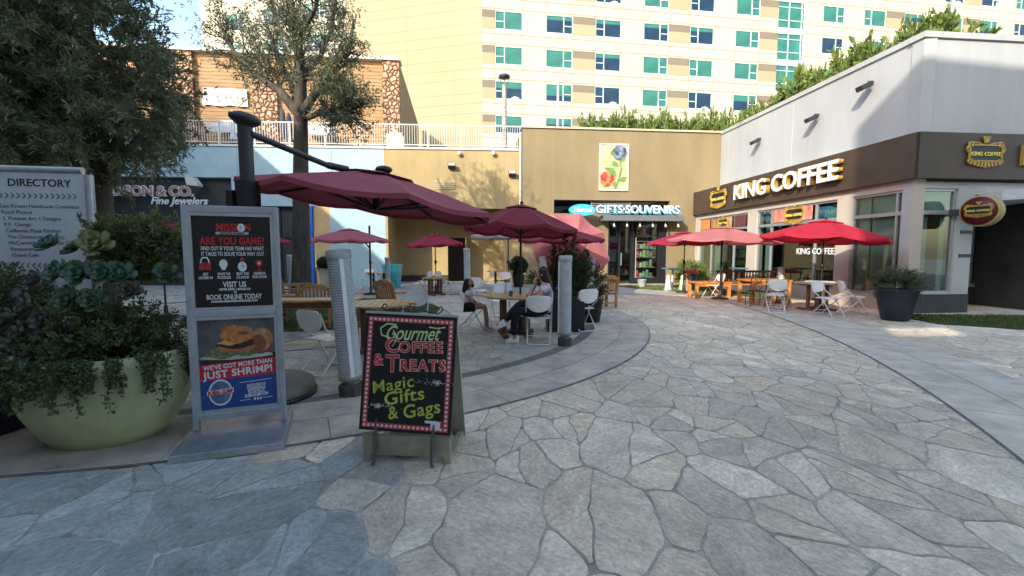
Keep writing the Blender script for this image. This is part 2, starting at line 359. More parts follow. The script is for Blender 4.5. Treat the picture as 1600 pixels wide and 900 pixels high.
t_ = MB(); tiles(t_, 6.55, 7.07, -PI, PI, .011, .115, .005); tiles(t_, 7.07, 7.6, -PI+.05, PI, .011, .115, .005); tiles(t_, 3.22, 3.74, -PI, PI, .011, .2); struct('concrete_paver_ring', t_, M_conc)
t_ = MB(); tiles(t_, 22.645, 23.25, -1.0, .3, .011, .05, .005, CX=DX, CY=DY); tiles(t_, 23.25, 23.86, -.975, .3, .011, .05, .005, CX=DX, CY=DY); struct('concrete_paver_path', t_, M_conc2)
t_ = MB(); t_.add([(-12, 1.6, .013), (-6, 2.0, .013), *[(x, y, .013) for x, y in [(CX+7.58*math.cos(a), CY+7.58*math.sin(a)) for a in np.linspace(-1.75, -1.29, 9)]], *[(x, y, .013) for x, y in [(CX+6.6*math.cos(a), CY+6.6*math.sin(a)) for a in np.linspace(-1.30, -1.9, 9)]], (-12, 4.6, .013)], [tuple(range(21))]); struct('brown_path', t_, M_brownc)
t_ = MB()
for i in range(-8, 6):
    for j in range(3): t_.box(i*1.6+.008, i*1.6+1.592, 16.2+j*1.7+.008, 16.2+j*1.7+1.692, -.01, .004)
struct('concrete_path', t_, mat('far concrete', (.36, .35, .33), .8, .15, 1.5, .2, 60, island=.06))
# interior / far kerb strip by the coffee shop
def grass(name, label, poly_fn, n, x0, x1, y0, y1, z, h=.05):
    P = np.stack([RNG.uniform(x0, x1, n), RNG.uniform(y0, y1, n), np.full(n, z)], 1); k = np.array([poly_fn(p[0], p[1]) for p in P]); P = P[k]
    D = np.stack([RNG.normal(0, .35, len(P)), RNG.normal(0, .35, len(P)), np.ones(len(P))], 1)
    o = obj(name, leafmesh(name, P, D, h, .012, M_grass)); tag(o, label, 'grass', kind='stuff'); return o
GC = (-4.95, 11.6)
struct('lawn_soil', MB().slab(arc(*GC, 3.0, 0, 2*PI, 40)[:-1], .0, .03), mat('lawn soil', (.05, .075, .02), .95, .3, 6))
grass('grass', 'short dark grass in the round bed under the tall tree', lambda x, y: math.hypot(x-GC[0], y-GC[1]) < 2.98, 26000, GC[0]-3, GC[0]+3, GC[1]-3, GC[1]+3, .03)
gr = [G(1040, 462), G(1010, 450), G(1240, 450), G(1240, 470)]
# ============================================================ BUILDINGS
M_blue = mat('pale blue stucco', (.34, .46, .50), .85, .06, 1.2, .2, 120)
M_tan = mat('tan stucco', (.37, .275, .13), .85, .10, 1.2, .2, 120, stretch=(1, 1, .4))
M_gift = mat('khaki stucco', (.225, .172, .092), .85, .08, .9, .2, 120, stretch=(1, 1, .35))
M_white = mat('white stucco', (.40, .405, .40), .8, .07, .8, .12, 100, stretch=(1, 1, .3))
M_cream = mat('cream stucco', (.46, .40, .33), .8, .05, 1.5, .12, 100)
M_brown = mat('brown fascia panel', (.062, .042, .028), .5, .15, 1.5)
M_black = mat('black metal', (.012, .013, .015), .45, .1, 8)
M_char = mat('charcoal panel', (.03, .032, .036), .5, .15, 5)
M_alum = mat('brushed aluminium', (.42, .44, .46), .42, .08, 12, metal=.6)
M_wpaint = mat('white painted metal', (.55, .53, .48), .45, .06, 8)
M_cap = mat('parapet cap', (.55, .44, .30), .7, .08, 3)
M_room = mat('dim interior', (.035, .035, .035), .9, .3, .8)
M_gl = glass('shop glass', (.80, .88, .86), .85); M_gld = glass('dark glass', (.25, .28, .30), .6)
M_text_w = mat('white letter face', (.68, .68, .66), .4, .03, 5); M_gold = mat('gold letter side', (.40, .25, .05), .4, .12, 8)
M_teal = mat('teal window glass', (.03, .15, .125), .35, .2, .7, spec=.35); M_navy = mat('navy window glass', (.012, .035, .075), .25, .3, .7, spec=.4)
M_frame = mat('window frame metal', (.45, .55, .55), .4, .05, 4)
M_hotelw = mat('hotel cream panel', (.375, .355, .29), .85, .04, .25); M_hotelt = mat('hotel tan panel', (.31, .245, .155), .85, .05, .25)
M_hotelb = mat('hotel taupe panel', (.155, .13, .10), .85, .05, .3); M_joint = mat('panel joint', (.24, .20, .15), .9, 0)

def fit(body, size, width, bold, sp=1, shear=0):
    c = bpy.data.curves.new('t', 'FONT'); c.body = body; c.size = size; c.offset = bold; c.space_character = sp; c.shear = shear; t = bpy.data.objects.new('t', c); me = bpy.data.meshes.new_from_object(t); xs = [v.co.x for v in me.vertices]; r = width/(max(xs)-min(xs)); bpy.data.meshes.remove(me); bpy.data.objects.remove(t); return r

# ---- hotel
HP0 = (-2.6, 40.0); hd = Vector((6.57, 1)).normalized()
fh = F(HP0, (HP0[0]+hd.x*75, HP0[1]+hd.y*75)); ht = thing('hotel_building', 'tall cream hotel with rows of teal windows behind the shops', 'building', M=fh.M)
fw_ = F((-36.2, 47.69), HP0)
zr = [fh.uz(790, y)[1] for y in (72, 101, 17)]; dz = zr[2]-zr[0]; zt0, zb0 = zr[0], zr[1]
cols = [(773.7, 816.6, 90, 0), (853, 894.7, 90, 1), (930, 970, 90, 0), (1005, 1043.7, 90, 1), (1077, 1114, 100, 0), (1147, 1184, 115, 1), (1284, 1317.5, 70, 1), (1348, 1382, 70, 0), (1411, 1442, 70, 1), (1471.6, 1501, 80, 0), (1531, 1559, 45, 1), (1585, 1611, 45, 0)]
cu = [(fh.u(a, y), fh.u(b, y), mir) for a, b, y, mir in cols]
tw = (fh.u(1215, 60), fh.u(1256, 60))
rows = list(range(-3, 6)); wholes = []; spots = []
top = zt0+6*dz
def seen(u, z, fac=fh, pad=40):
    p = fac.w(u, 0, z); yc = p.y*math.cos(PITCH)-(p.z-CAMZ)*math.sin(PITCH); v = p.y*math.sin(PITCH)+(p.z-CAMZ)*math.cos(PITCH)
    return 450-v/yc*FPX > -pad and abs(p.x/yc*FPX) < 800+pad
for k in rows:
    for (a, b, mir) in cu:
        z0, z1 = zb0+k*dz, zt0+k*dz
        if z0 > 4.5: wholes.append((a, b, z0, z1)); (seen(b, z0) and spots.append((a, b, z0, z1, mir)))
h = MB(); wall(h, .0, 60, 0, top, wholes+[(tw[0], tw[1], 0, top)], .5); obj('wall', h, M_hotelw, ht)
for i in (-1, 1, 3, 5, 7, 9):       # tan / taupe spandrels between paired windows
    a = cu[i][1]+.02 if i >= 0 else .03; b = (cu[i+1][0] if i != 5 else tw[0])-.02
    for k in rows:
        if zb0+k*dz < 4.5 or not seen(b, zb0+k*dz): continue
        o = obj('spandrel_panel', MB().box(a, b, -.02, .02, zb0+k*dz, zt0+k*dz-.62), M_hotelt, ht); obj('taupe_band', MB().box(a, b, -.03, .02, zt0+k*dz-.62, zt0+k*dz), M_hotelb, o)
h = MB()
for k in range(-3, 7):
    for o_ in (.12, .95): h.box(.0, tw[0], -.012, .01, zt0+(k)*dz+o_, zt0+(k)*dz+o_+.06); h.box(tw[1], 60, -.012, .01, zt0+(k)*dz+o_, zt0+(k)*dz+o_+.06)
for (a, b, mir) in cu:
    for u_ in (a-.02, b+.02): h.box(u_-.02, u_+.02, -.011, .01, 0, top)
obj('panel_joints', h, M_joint, ht)
obj('stair_tower_glass', MB().box(tw[0], tw[1], .1, .3, 0, top), M_teal, ht)
h = MB()
for k in range(-3, 7):
    z = zt0+k*dz; h.box(tw[0], tw[1], .02, .12, z, z+.55); h.box(tw[0], tw[1], .05, .12, z-.5, z-.44); h.box(tw[0], tw[1], .05, .12, z-1.7, z-1.64)
for q in (0, .42, .9, 1): u_ = tw[0]+(tw[1]-tw[0])*q; h.box(u_-.04, u_+.04, .04, .12, 0, top)
obj('stair_tower_mullions', h, M_frame, ht)
wmesh = {}
def hotel_window(par, a, b, z0, z1, mir, kind, y=0, Mr=None):
    key = (mir, kind); wd, hh = b-a, z1-z0
    if key not in wmesh:
        fr = MB(); s_ = .34 if not mir else .66; t = .035
        fr.box(0, 1, .02, .12, 0, .045); fr.box(0, 1, .02, .12, .955, 1); fr.box(0, .025, .02, .12, .045, .955); fr.box(.975, 1, .02, .12, .045, .955); fr.box(s_-.015, s_+.015, .03, .12, .045, .955)
        if mir: fr.box(s_+.015, .975, .035, .12, .42, .46)
        else: fr.box(.025, s_-.015, .035, .12, .42, .46)
        gl = MB(); gl.cur = 0; cut = {0: 0, 1: 1, 2: .35, 3: .62, 4: .75}[kind]
        if cut < 1: gl.cur = 0; gl.box(.01, .99, .08, .1, cut, .99)
        if cut > 0: gl.cur = 1; gl.box(.01, .99, .085, .1, .01, cut)
        if kind in (1, 3):              # pale curtain corner / bed seen inside
            gl.cur = 2; gl.prism([(.55, .02), (.9, .02), (.86, .14), (.72, .2), (.6, .12)], .078, .086) if not mir else gl.prism([(.82, .02), (.93, .02), (.9, .5), (.86, .3)], .078, .086)
        wmesh[key] = (gl.mesh('window', [M_teal, M_navy, M_frame]), fr.mesh('frame', M_frame))
    g1, f1 = wmesh[key]
    o = obj('window', g1, None, par); o.matrix_local = (Mr or Matrix()) @ Matrix.Translation((a, y, z0)) @ Matrix.Diagonal((wd, 1, hh, 1))
    obj('frame', f1, None, o)
pat = {0: [0, 1, 0, 4], 1: [0, 2, 2, 0]}
for n_, (a, b, z0, z1, mir) in enumerate(spots):
    hotel_window(ht, a, b, z0, z1, mir, random.choice([0, 0, 1, 2, 3, 4, 0]))
# rear wing
h = MB(); uB = fw_.u(541, 50); wl = []
for pa, pb in ((352, 384), (413, 447), (478, 512)):
    a, b = fw_.u(pa, 60), fw_.u(pb, 60)
    for k in rows: z0, z1 = zb0+k*dz-.4, zt0+k*dz-.4; (z0 > 5 and wl.append((a, b, z0, z1)))
u315 = fw_.u(315, 50)
wall(h, u315, uB, 0, top, wl, .5); obj('wing_wall', h, M_hotelw, ht).matrix_local = fh.M.inverted() @ fw_.M
h = MB(); h.box(uB, fw_.len-.01, 0, .5, 0, top); o = obj('side_wall', h, M_hotelt, ht); o.matrix_local = fh.M.inverted() @ fw_.M
h = MB()
for k in range(-3, 7):
    for o_ in (.12, .95): h.box(u315, fw_.len-.02, -.012, .01, zt0+k*dz+o_, zt0+k*dz+o_+.05)
    h.box(uB, fw_.len-.02, -.012, .01, zt0+k*dz-1.1, zt0+k*dz-1.06)
for q in (uB+.02, uB+6, uB+10.4, u315+1.1, u315+5.2): h.box(q-.02, q+.03, -.011, .01, 0, top)
o = obj('side_joints', h, M_joint, ht); o.matrix_local = fh.M.inverted() @ fw_.M
for i, (a, b, z0, z1) in enumerate(wl):
    if seen(b, z0, fw_): hotel_window(ht, a, b, z0, z1, i % 2, random.choice([0, 1, 2, 3]), Mr=fh.M.inverted() @ fw_.M)

# ---- restaurant on the upper terrace
TER = 6.37
fr_ = F((-27.5, 25.1), (-6.7, 27.6)); rt = thing('restaurant_building', 'timber clad upper level restaurant with rounded stone columns', 'building', M=fr_.M)
M_sid = mat('orange timber siding', (.34, .19, .085), .7, .22, 1.0, stretch=(1, 1, 9), detail=8)
def cobble():
    m = bpy.data.materials.new('cobble stone'); m.use_nodes = True; t = m.node_tree; L = t.links.new; b = t.nodes['Principled BSDF']; b.inputs['Roughness'].default_value = .8
    tc = t.nodes.new('ShaderNodeTexCoord'); v = t.nodes.new('ShaderNodeTexVoronoi'); v.feature = 'DISTANCE_TO_EDGE'; v.inputs['Scale'].default_value = 3.6; v2 = t.nodes.new('ShaderNodeTexVoronoi'); v2.inputs['Scale'].default_value = 3.6
    mp = t.nodes.new('ShaderNodeMapping'); mp.inputs['Scale'].default_value = (1, .02, 1); L(tc.outputs['Object'], mp.inputs[0]); L(mp.outputs[0], v.inputs[0]); L(mp.outputs[0], v2.inputs[0])
    cr = t.nodes.new('ShaderNodeValToRGB'); cr.color_ramp.elements[0].color = (.20, .11, .07, 1); cr.color_ramp.elements[1].color = (1, 1, 1, 1); cr.color_ramp.elements[0].position = .05; cr.color_ramp.elements[1].position = .11; L(v.outputs[0], cr.inputs[0])
    c2 = t.nodes.new('ShaderNodeValToRGB'); c2.color_ramp.elements[0].color = (.38, .20, .11, 1); c2.color_ramp.elements[1].color = (.46, .31, .19, 1); L(v2.outputs['Color'], c2.inputs[0])
    mx = t.nodes.new('ShaderNodeMixRGB'); mx.blend_type = 'MULTIPLY'; mx.inputs[0].default_value = 1; L(cr.outputs[0], mx.inputs[1]); L(c2.outputs[0], mx.inputs[2]); L(mx.outputs[0], b.inputs['Base Color'])
    bp = t.nodes.new('ShaderNodeBump'); bp.inputs['Distance'].default_value = .08; mr = t.nodes.new('ShaderNodeMapRange'); mr.inputs[2].default_value = .25; L(v.outputs[0], mr.inputs[0]); L(mr.outputs[0], bp.inputs['Height']); L(bp.outputs[0], b.inputs['Normal']); return m
M_cob = cobble()
rtop = 12.8-TER
h = MB(); h.M = Matrix.Translation((0, 0, TER)); h.box(0, fr_.len, .0, .4, 0, rtop-.02); obj('siding_wall', h, M_sid, rt)
h = MB()
for i in range(1, int(rtop/.2)): h.box(0, fr_.len-.01, -.006, .01, TER+i*.2, TER+i*.2+.018)
obj('siding_grooves', h, mat('groove', (.10, .05, .02), .9, 0), rt)
for pa, pb in ((268, 306), (398, 435), (599, 631)):
    a, b = fr_.u(pa, 150), min(fr_.u(pb, 150), fr_.len); obj('stone_column', MB().box(a, b, -.25, .2, TER, TER+rtop-.03), M_cob, rt)
obj('roof_trim', MB().box(0, fr_.len+.1, -.35, .6, TER+rtop-.02, TER+rtop+.14), M_wpaint, rt)
fs_ = F((-6.7, 27.6), (-8.34, 41.2)); h = MB(); h.box(.1, fs_.len-.6, 0, .3, TER, TER+rtop-.02)
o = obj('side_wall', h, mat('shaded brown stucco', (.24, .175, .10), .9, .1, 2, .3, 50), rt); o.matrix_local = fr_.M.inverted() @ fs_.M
a, b = fr_.uz(317, 138)[0], fr_.uz(387, 138)[0]; z1, z0 = fr_.uz(350, 139)[1], fr_.uz(350, 166)[1]
bn = thing('wall_banner', 'crumpled white open banner hung on the timber siding', 'banner', M=fr_.M)
h = MB(); N = 14; vs_ = []
for j in range(5):
    for i in range(N+1): vs_.append((a+(b-a)*i/N, -.1-.04*math.sin(i*1.7+j), z0+(z1-z0)*j/4+.03*math.sin(i*.9)))
h.sm = True; h.add(vs_, [(j*(N+1)+i, j*(N+1)+i+1, (j+1)*(N+1)+i+1, (j+1)*(N+1)+i) for j in range(4) for i in range(N)]); obj('cloth', h, mat('banner vinyl', (.70, .62, .56), .7, .12, 1.5), bn)
text('OPEN', .62, TM(b-1.0, -.24, (z0+z1)/2), mat('grey ink', (.42, .45, .48), .7, 0), bn)
# terrace slab
struct('upper_terrace', MB().slab([(-30, 21.2), (10.5, 23), (12, 39.5), (-30, 45)], TER-.35, TER-.02), mat('terrace slab', (.4, .38, .34), .85, .1, 1))
# stone door surround and grey door
u_ = fr_.u(612, 210); dd = thing('door', 'grey door with green jambs at the stone column', 'door', M=fr_.M)
obj('door_leaf', MB().box(u_-.05, u_+.62, -.42, -.36, TER, TER+2.25), mat('grey door', (.36, .38, .40), .5, .05), dd); obj('door_frame', MB().box(u_-.25, u_-.07, -.45, -.3, TER, TER+2.15).box(u_+.64, u_+.75, -.45, -.3, TER, TER+2.0), mat('lime jamb', (.45, .62, .25), .6, .05), dd)
# white tents + folded umbrellas on terrace
def tent(px0, px1, ytop, label):
    f_ = F((-20, 24.3), (-4, 25.9)); a, b = f_.u(px0, 200), f_.u(px1, 200); zt = f_.uz((px0+px1)/2, ytop)[1]
    t = thing('canopy_tent', label, 'tent', M=f_.M); w_ = b-a
    h = MB(); h.add([(a, 0, zt-.45), (b, 0, zt-.45), (b-.35, .9, zt), (a+.35, .9, zt), (a, 2, zt-.45), (b, 2, zt-.45), (a, 0, zt-.75), (b, 0, zt-.75)], [(0, 1, 2, 3), (1, 5, 2), (3, 4, 0), (3, 2, 5, 4), (6, 7, 1, 0)]); obj('canopy', h, mat('white tent cloth', (.62, .62, .63), .8, .08, 2, trans=.2), t)
    for x in (a+.05, b-.05):
        for y in (.05, 1.95): obj('leg', MB().cyl((x, y, TER), (x, y, zt-.45), .025, n=8), M_black, t)
tent(318, 384, 184, 'white canopy tent on the terrace below the open banner'); tent(468, 517, 188, 'white canopy tent on the terrace behind the tree trunk')
def folded(px, ytop, Y, label, colr):
    p = W(px, ytop, Y); t = thing('folded_umbrella', label, 'umbrella', (p.x, p.y, TER), group='closed umbrellas on the terrace')
    H = p.z-TER; obj('pole', MB().cyl((0, 0, 0), (0, 0, H), .03, n=8), M_black, t)
    h = MB(); h.lathe([(.03, H+.02), (.12, H-.2), (.16, H-.9), (.13, H-1.2), (.2, H-1.5)][::-1], 10); obj('canopy', h, mat(*colr, .8, .15, 5), t)
folded(363, 172, 24, 'pale grey closed umbrella on the terrace by the tent', ('pale folded cloth', (.42, .44, .50))); folded(441, 170, 24, 'thin dark closed umbrella left of the tree trunk on the terrace', ('dark folded cloth', (.06, .05, .06))); folded(451, 177, 23.6, 'navy closed umbrella against the tree trunk on the terrace', ('navy folded cloth', (.03, .035, .06)))
# low parapet on the terrace
fp = F((-6, 31), (4, 33)); tag(obj('parapet_wall', MB().box(fp.u(655), fp.u(816), 0, .3, TER, TER+1.3), mat('umber parapet', (.26, .19, .10), .9, .1, 2)), 'brown parapet wall behind the right end of the railing', 'wall').matrix_world = fp.M
t = thing('patio_chair', 'dark patio chair seen through the railing right of the tree', 'chair', (-9.6, 26.0, TER)); obj('seat', MB().box(-.4, .4, -.4, .4, .3, .5), M_black, t, bev=.04); obj('backrest', MB().box(-.4, .4, .32, .42, .5, 1.0), M_black, t, bev=.04)
for x in (-.36, .36):
    for y in (-.36, .36): obj('leg', MB().box(x-.03, x+.03, y-.03, y+.03, 0, .3), M_black, t)

# ---- mall back wall, left part: blue and tan
B0, B1, B2 = (-18.3, 20.56), (-6.12, 21.37), (.47, 21.85)
fb = F(B0, B2); bw = thing('mall_building', 'two storey pale blue and tan mall wing under the white railing', 'building', M=fb.M)
U = lambda px, py=394: fb.u(px, py)
Z = lambda px, py: fb.uz(px, py)[1]
ub = U(601, 300); uj = U(362, 300); ub0 = U(412); ub1 = U(489)
zf = Z(330, 277); zo = Z(450, 322)
h = MB(); wall(h, 0, U(517), 0, TER, [(U(120), uj, 0, zf), (ub0, U(517), 0, zo)], .35); wall(h, U(517)+.001, ub, 0, TER, [], .35); obj('blue_wall', h, M_blue, bw)
uc = U(494)
h = MB(); h.box(uc, U(517), .004, .3, 0, zo+.0); obj('tan_pilaster', h, mat('orange tan stucco', (.52, .37, .18), .85, .1, 1), bw)
obj('blue_pipe', MB().box(ub1-.16, ub1+.04, -.06, .1, 0, zo), mat('bright blue trim', (.02, .13, .55), .5, .05), bw)
# dark storefronts
h = MB(); h.box(U(120), uj, .35, .42, 0, zf); h.box(ub0, ub1-.16, .35, .42, 0, zo); obj('dark_storefront', h, M_char, bw)
h = MB()
for q in (.3, .62): h.box(ub0+(ub1-ub0)*q-.03, ub0+(ub1-ub0)*q+.03, .28, .35, 0, zo)
h.box(ub0, ub1-.16, .27, .36, 2.2, 2.28); obj('storefront_mullion', h, M_black, bw)
# tan part with recess
ur0, ur1 = U(607), U(790); zl = Z(780, 326)
h = MB(); wall(h, ub+.002, fb.len, 0, TER, [(ur0, ur1, 0, zl)], .35); obj('tan_wall', h, M_tan, bw)
h = MB(); h.box(ur0, ur1, 2.5, 2.8, 0, zl+.4); h.box(ur0-.3, ur0, .35, 2.5, 0, zl+.4); h.box(ur1, ur1+.3, .35, 2.5, 0, zl+.4); h.box(ur0-.3, ur1+.3, .35, 2.8, zl+.4, zl+.6); obj('recess_walls', h, M_tan, bw)
ud = fb.u(700, 415, 2.4); h = MB(); h.box(ud, ud+.95, 2.40, 2.49, .0, 2.3); obj('doorway', h, mat('unlit opening', (.004, .004, .004), 1, 0, spec=0), bw)
h = MB(); h.box(ud+.97, ud+1.02, 1.3, 2.45, 0, 2.35); obj('door_leaf', h, mat('tan steel door', (.30, .24, .15), .5, .05), bw)
obj('dark_base', MB().box(ur0+.01, ud, 2.46, 2.495, 0, .32), M_char, bw)
obj('control_joints', MB().box(U(753, 290)-.01, U(753, 290)+.012, -.004, .01, zl, TER).box(U(788, 290)-.01, U(788, 290)+.012, -.004, .01, 0, TER).box(U(370, 250)-.01, U(370, 250)+.012, -.004, .01, zf, TER).box(U(518, 250)-.01, U(518, 250)+.012, -.004, .01, zo, TER), M_joint, bw)
obj('roof_edge', MB().box(0, fb.len, -.06, .4, TER+.001, TER+.09), mat('white edge', (.62, .6, .55), .7, .06), bw)
a, z = fb.uz(695, 290); h = MB()
for i in range(4): h.box(a-.5, a+.5, -.03, .01, z-.17+i*.1, z-.10+i*.1)
obj('wall_vent', h, mat('tan vent', (.42, .33, .2), .6, .05), bw)
tag(obj('drain_pipe', MB().tube([(.40, 21.72, 0), (.40, 21.72, 7.2)], .06, 10), M_wpaint), 'white vertical drain pipe at the corner of the khaki wall', 'pipe')
# jeweller sign
js = thing('shop_sign', 'white and copper jeweller shop lettering on the black fascia', 'sign', M=fb.M); u0_, zz = fb.uz(264, 300)
M_cop = mat('copper letter', (.34, .14, .09), .5, .1)
text('MADISON & CO.', .62, TM(u0_-1.05, -.16, zz), M_text_w, js, ext=.05, bold=.03, sp=.93, sx=1.02); text('MADISON & CO.', .62, TM(u0_-1.05, -.215, zz), M_cop, js, ext=.01, bold=.004, sp=.93, sx=1.02)
text('Fine Jewelers', .46, TM(fb.u(284, 313), -.2, Z(284, 315)), M_text_w, js, ext=.02, bold=.008, shear=.3)
obj('lamp_shade', MB().prism([(fb.u(300, 285), Z(300, 279)), (fb.u(311, 285), Z(311, 279)), (fb.u(319, 288), Z(319, 290)), (fb.u(319, 290), Z(319, 293)), (fb.u(302, 290), Z(302, 291))], -.5, -.1), M_wpaint, js)
# wall lights on the tan wall
def walllight(fac, px, py, label, y=-.05, wd=.34, grp='box floodlights on the tan wall'):
    a, z = fac.uz(px, py, y); t = thing('wall_light', label, 'light', M=fac.M @ Matrix.Translation((a, 0, z-fac.p.z)), group=grp)
    h = MB(); h.M = Matrix.Rotation(R(-25), 4, 'X'); h.box(-wd/2, wd/2, -.34, -.06, -.1, .1); obj('housing', h, M_char, t, bev=.02); obj('bracket', MB().box(-.04, .04, -.1, 0, -.05, .05), M_char, t)
    h = MB(); h.M = Matrix.Rotation(R(-25), 4, 'X'); h.box(-wd/2+.03, wd/2-.03, -.346, -.335, -.07, .07); obj('lens', h, mat('lens', (.5, .5, .5), .2, .05), t); return t
walllight(fb, 706, 263, 'dark box floodlight high on the middle of the tan wall'); walllight(fb, 800, 275, 'dark box floodlight near the white pipe')
for px in (718, 771):
    a, z = fb.uz(px, 239); t = thing('camera_dome', 'small white dome under the railing, %s' % ('left one' if px < 740 else 'right one near the lamp post'), 'light', M=fb.M @ Matrix.Translation((a, -.12, z))); obj('housing', MB().ball((0, 0, -.05), .11, 8), M_wpaint, t); obj('bracket', MB().box(-.04, .04, 0, .12, -.02, .05), M_wpaint, t)
# railing
rl = thing('railing', 'white metal picket railing along the upper terrace edge', 'railing', M=fb.M); rz0 = TER+.10
h = MB(); h.box(.2, fb.len-.05, -.02, .03, rz0+1.0, rz0+1.05); h.box(.2, fb.len-.05, -.015, .025, rz0+.08, rz0+.12); obj('rails', h, M_wpaint, rl)
h = MB(); n = int(fb.len/.115)
for i in range(n): x = .2+i*.115; h.box(x-.009, x+.009, -.006, .014, rz0+.12, rz0+1.0)
obj('pickets', h, M_wpaint, rl)
for i in range(11): x = .25+i*1.57; obj('post', MB().box(x-.03, x+.03, -.03, .035, rz0-.01, rz0+1.06), M_wpaint, rl)
# mosaic lamp post
p = W(788, 240, 21.9); lp = thing('lamp_post', 'mosaic covered lamp post with a dish top on the terrace edge', 'lamp', (p.x, 22.1, TER)); H = W(788, 118, 22.1).z-TER
M_mos = mat('mosaic', (.55, .52, .45), .5, .1, 14, col2=(.05, .05, .05)); _m['mosaic'] = M_mos
obj('shaft', MB().cyl((0, 0, 0), (0, 0, H-.45), .13, .11, 14), M_mos, lp); h = MB()
for k in range(4): a = k*PI/2; h.tube([(.1*math.cos(a), .1*math.sin(a), H-.5), (.24*math.cos(a), .24*math.sin(a), H-.1)], .015, 6)
obj('bracket', h, M_black, lp); obj('lamp_shade', MB().lathe([(.02, H+.02), (.26, H), (.28, H-.1), (.1, H-.16)][::-1], 20), M_char, lp); obj('base', MB().lathe([(.3, 0), (.3, .08), (.2, .15)], 16), M_conc, lp)

# ---- gift shop building
G0, G1 = (.5, 21.55), (9.12, 22.4)
fg = F(G0, G1); gt = thing('gift_shop_building', 'khaki stucco gift shop block with flower mural and black storefront', 'building', M=fg.M); gtop = 7.37
U = lambda px, py=394, y=0: fg.u(px, py, y)
Z = lambda px, py, y=0: fg.uz(px, py, y)[1]
gl0, gl1 = U(865), U(1045); zt1, zt2 = Z(955, 313), Z(955, 334)
dl, dr = U(950), U(1041)
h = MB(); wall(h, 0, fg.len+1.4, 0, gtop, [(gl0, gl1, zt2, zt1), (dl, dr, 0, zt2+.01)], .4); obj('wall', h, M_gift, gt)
obj('wall_return', MB().box(0, .3, .4, 3, 0, gtop-.01), M_gift, gt)
obj('roof_cap', MB().box(-.08, fg.len+1.3, -.08, .5, gtop, gtop+.08), M_cap, gt)
obj('control_joints', MB().box(U(864, 290)-.01, U(864, 290)+.012, -.004, .01, 0, gtop).box(U(935, 300)-.01, U(935, 300)+.012, -.004, .01, zt1, Z(935, 300)).box(.05, fg.len, -.004, .01, zt1+.07, zt1+.09), M_joint, gt)
h = MB(); h.box(gl0, gl1, .3, .34, zt2, zt1); obj('transom_glass', h, M_gld, gt); 
h = MB(); h.box(gl0, gl1, .35, .4, zt2, zt1); obj('transom_backing', h, M_black, gt)
h = MB(); la, lb = U(925), U(985)
for i in range(7): h.box(la, lb, .2, .26, zt1-.08-i*.09, zt1-.04-i*.09)
h.box(la-.03, la, .18, .28, zt2, zt1); h.box(lb, lb+.03, .18, .28, zt2, zt1); obj('louvre', h, M_alum, gt)
aw0, aw1 = U(950, 394, -.7), U(1066, 394, -.7)
zA1, zA0 = Z(1000, 336, -.8), Z(1000, 345, -.8)
obj('awning', MB().box(U(935), aw1, -.8, .0, zA0, zA1), mat('awning metal', (.13, .14, .15), .5, .06), gt, bev=.01)
for i in range(6):
    x = aw0+.3+i*(aw1-aw0-.5)/5; h = MB(); h.cyl((x, -.6, zA0), (x, -.6, zA0-.16), .012, n=6); h.cyl((x, -.6, zA0-.14), (x-.0, -.66, zA0-.28), .035, .06, 10); obj('spotlight', h, M_wpaint, gt)
# interior
h = MB(); h.box(dl-.5, dr+.5, 3.0, 3.1, 0, zt2); h.box(dl-.6, dl-.5, .4, 3, 0, zt2); h.box(dr+.5, dr+.6, .4, 3, 0, zt2); h.box(dl-.5, dr+.5, .4, 3, zt2, zt2+.1); obj('interior', h, M_char, gt)
w0, w1 = U(990), U(1028); h = MB()
for x in (dl, U(967), U(986), w1): h.box(x, x+.16 if x > U(980) else x+.08, .02, .2, 0, zt2-.3)
h.box(dr-.28, dr, .02, .3, 0, zt2-.3); h.box(dl, dr, .02, .2, zt2-.35, zt2-.25); h.box(w0, w1, .03, .2, 0, .28); h.box(w0, w1, .04, .1, 2.35, 2.4); obj('storefront_frame', h, M_black, gt)
obj('display_glass', MB().box(w0+.16, w1, .08, .09, .28, zt2-.35), M_gl, gt)
obj('door_glass', MB().box(dl+.08, U(986), .12, .13, .1, zt2-.35), M_gl, gt)
obj('door_handle', MB().box(U(970), U(970)+.04, -.03, .02, .9, 1.5), M_alum, gt)
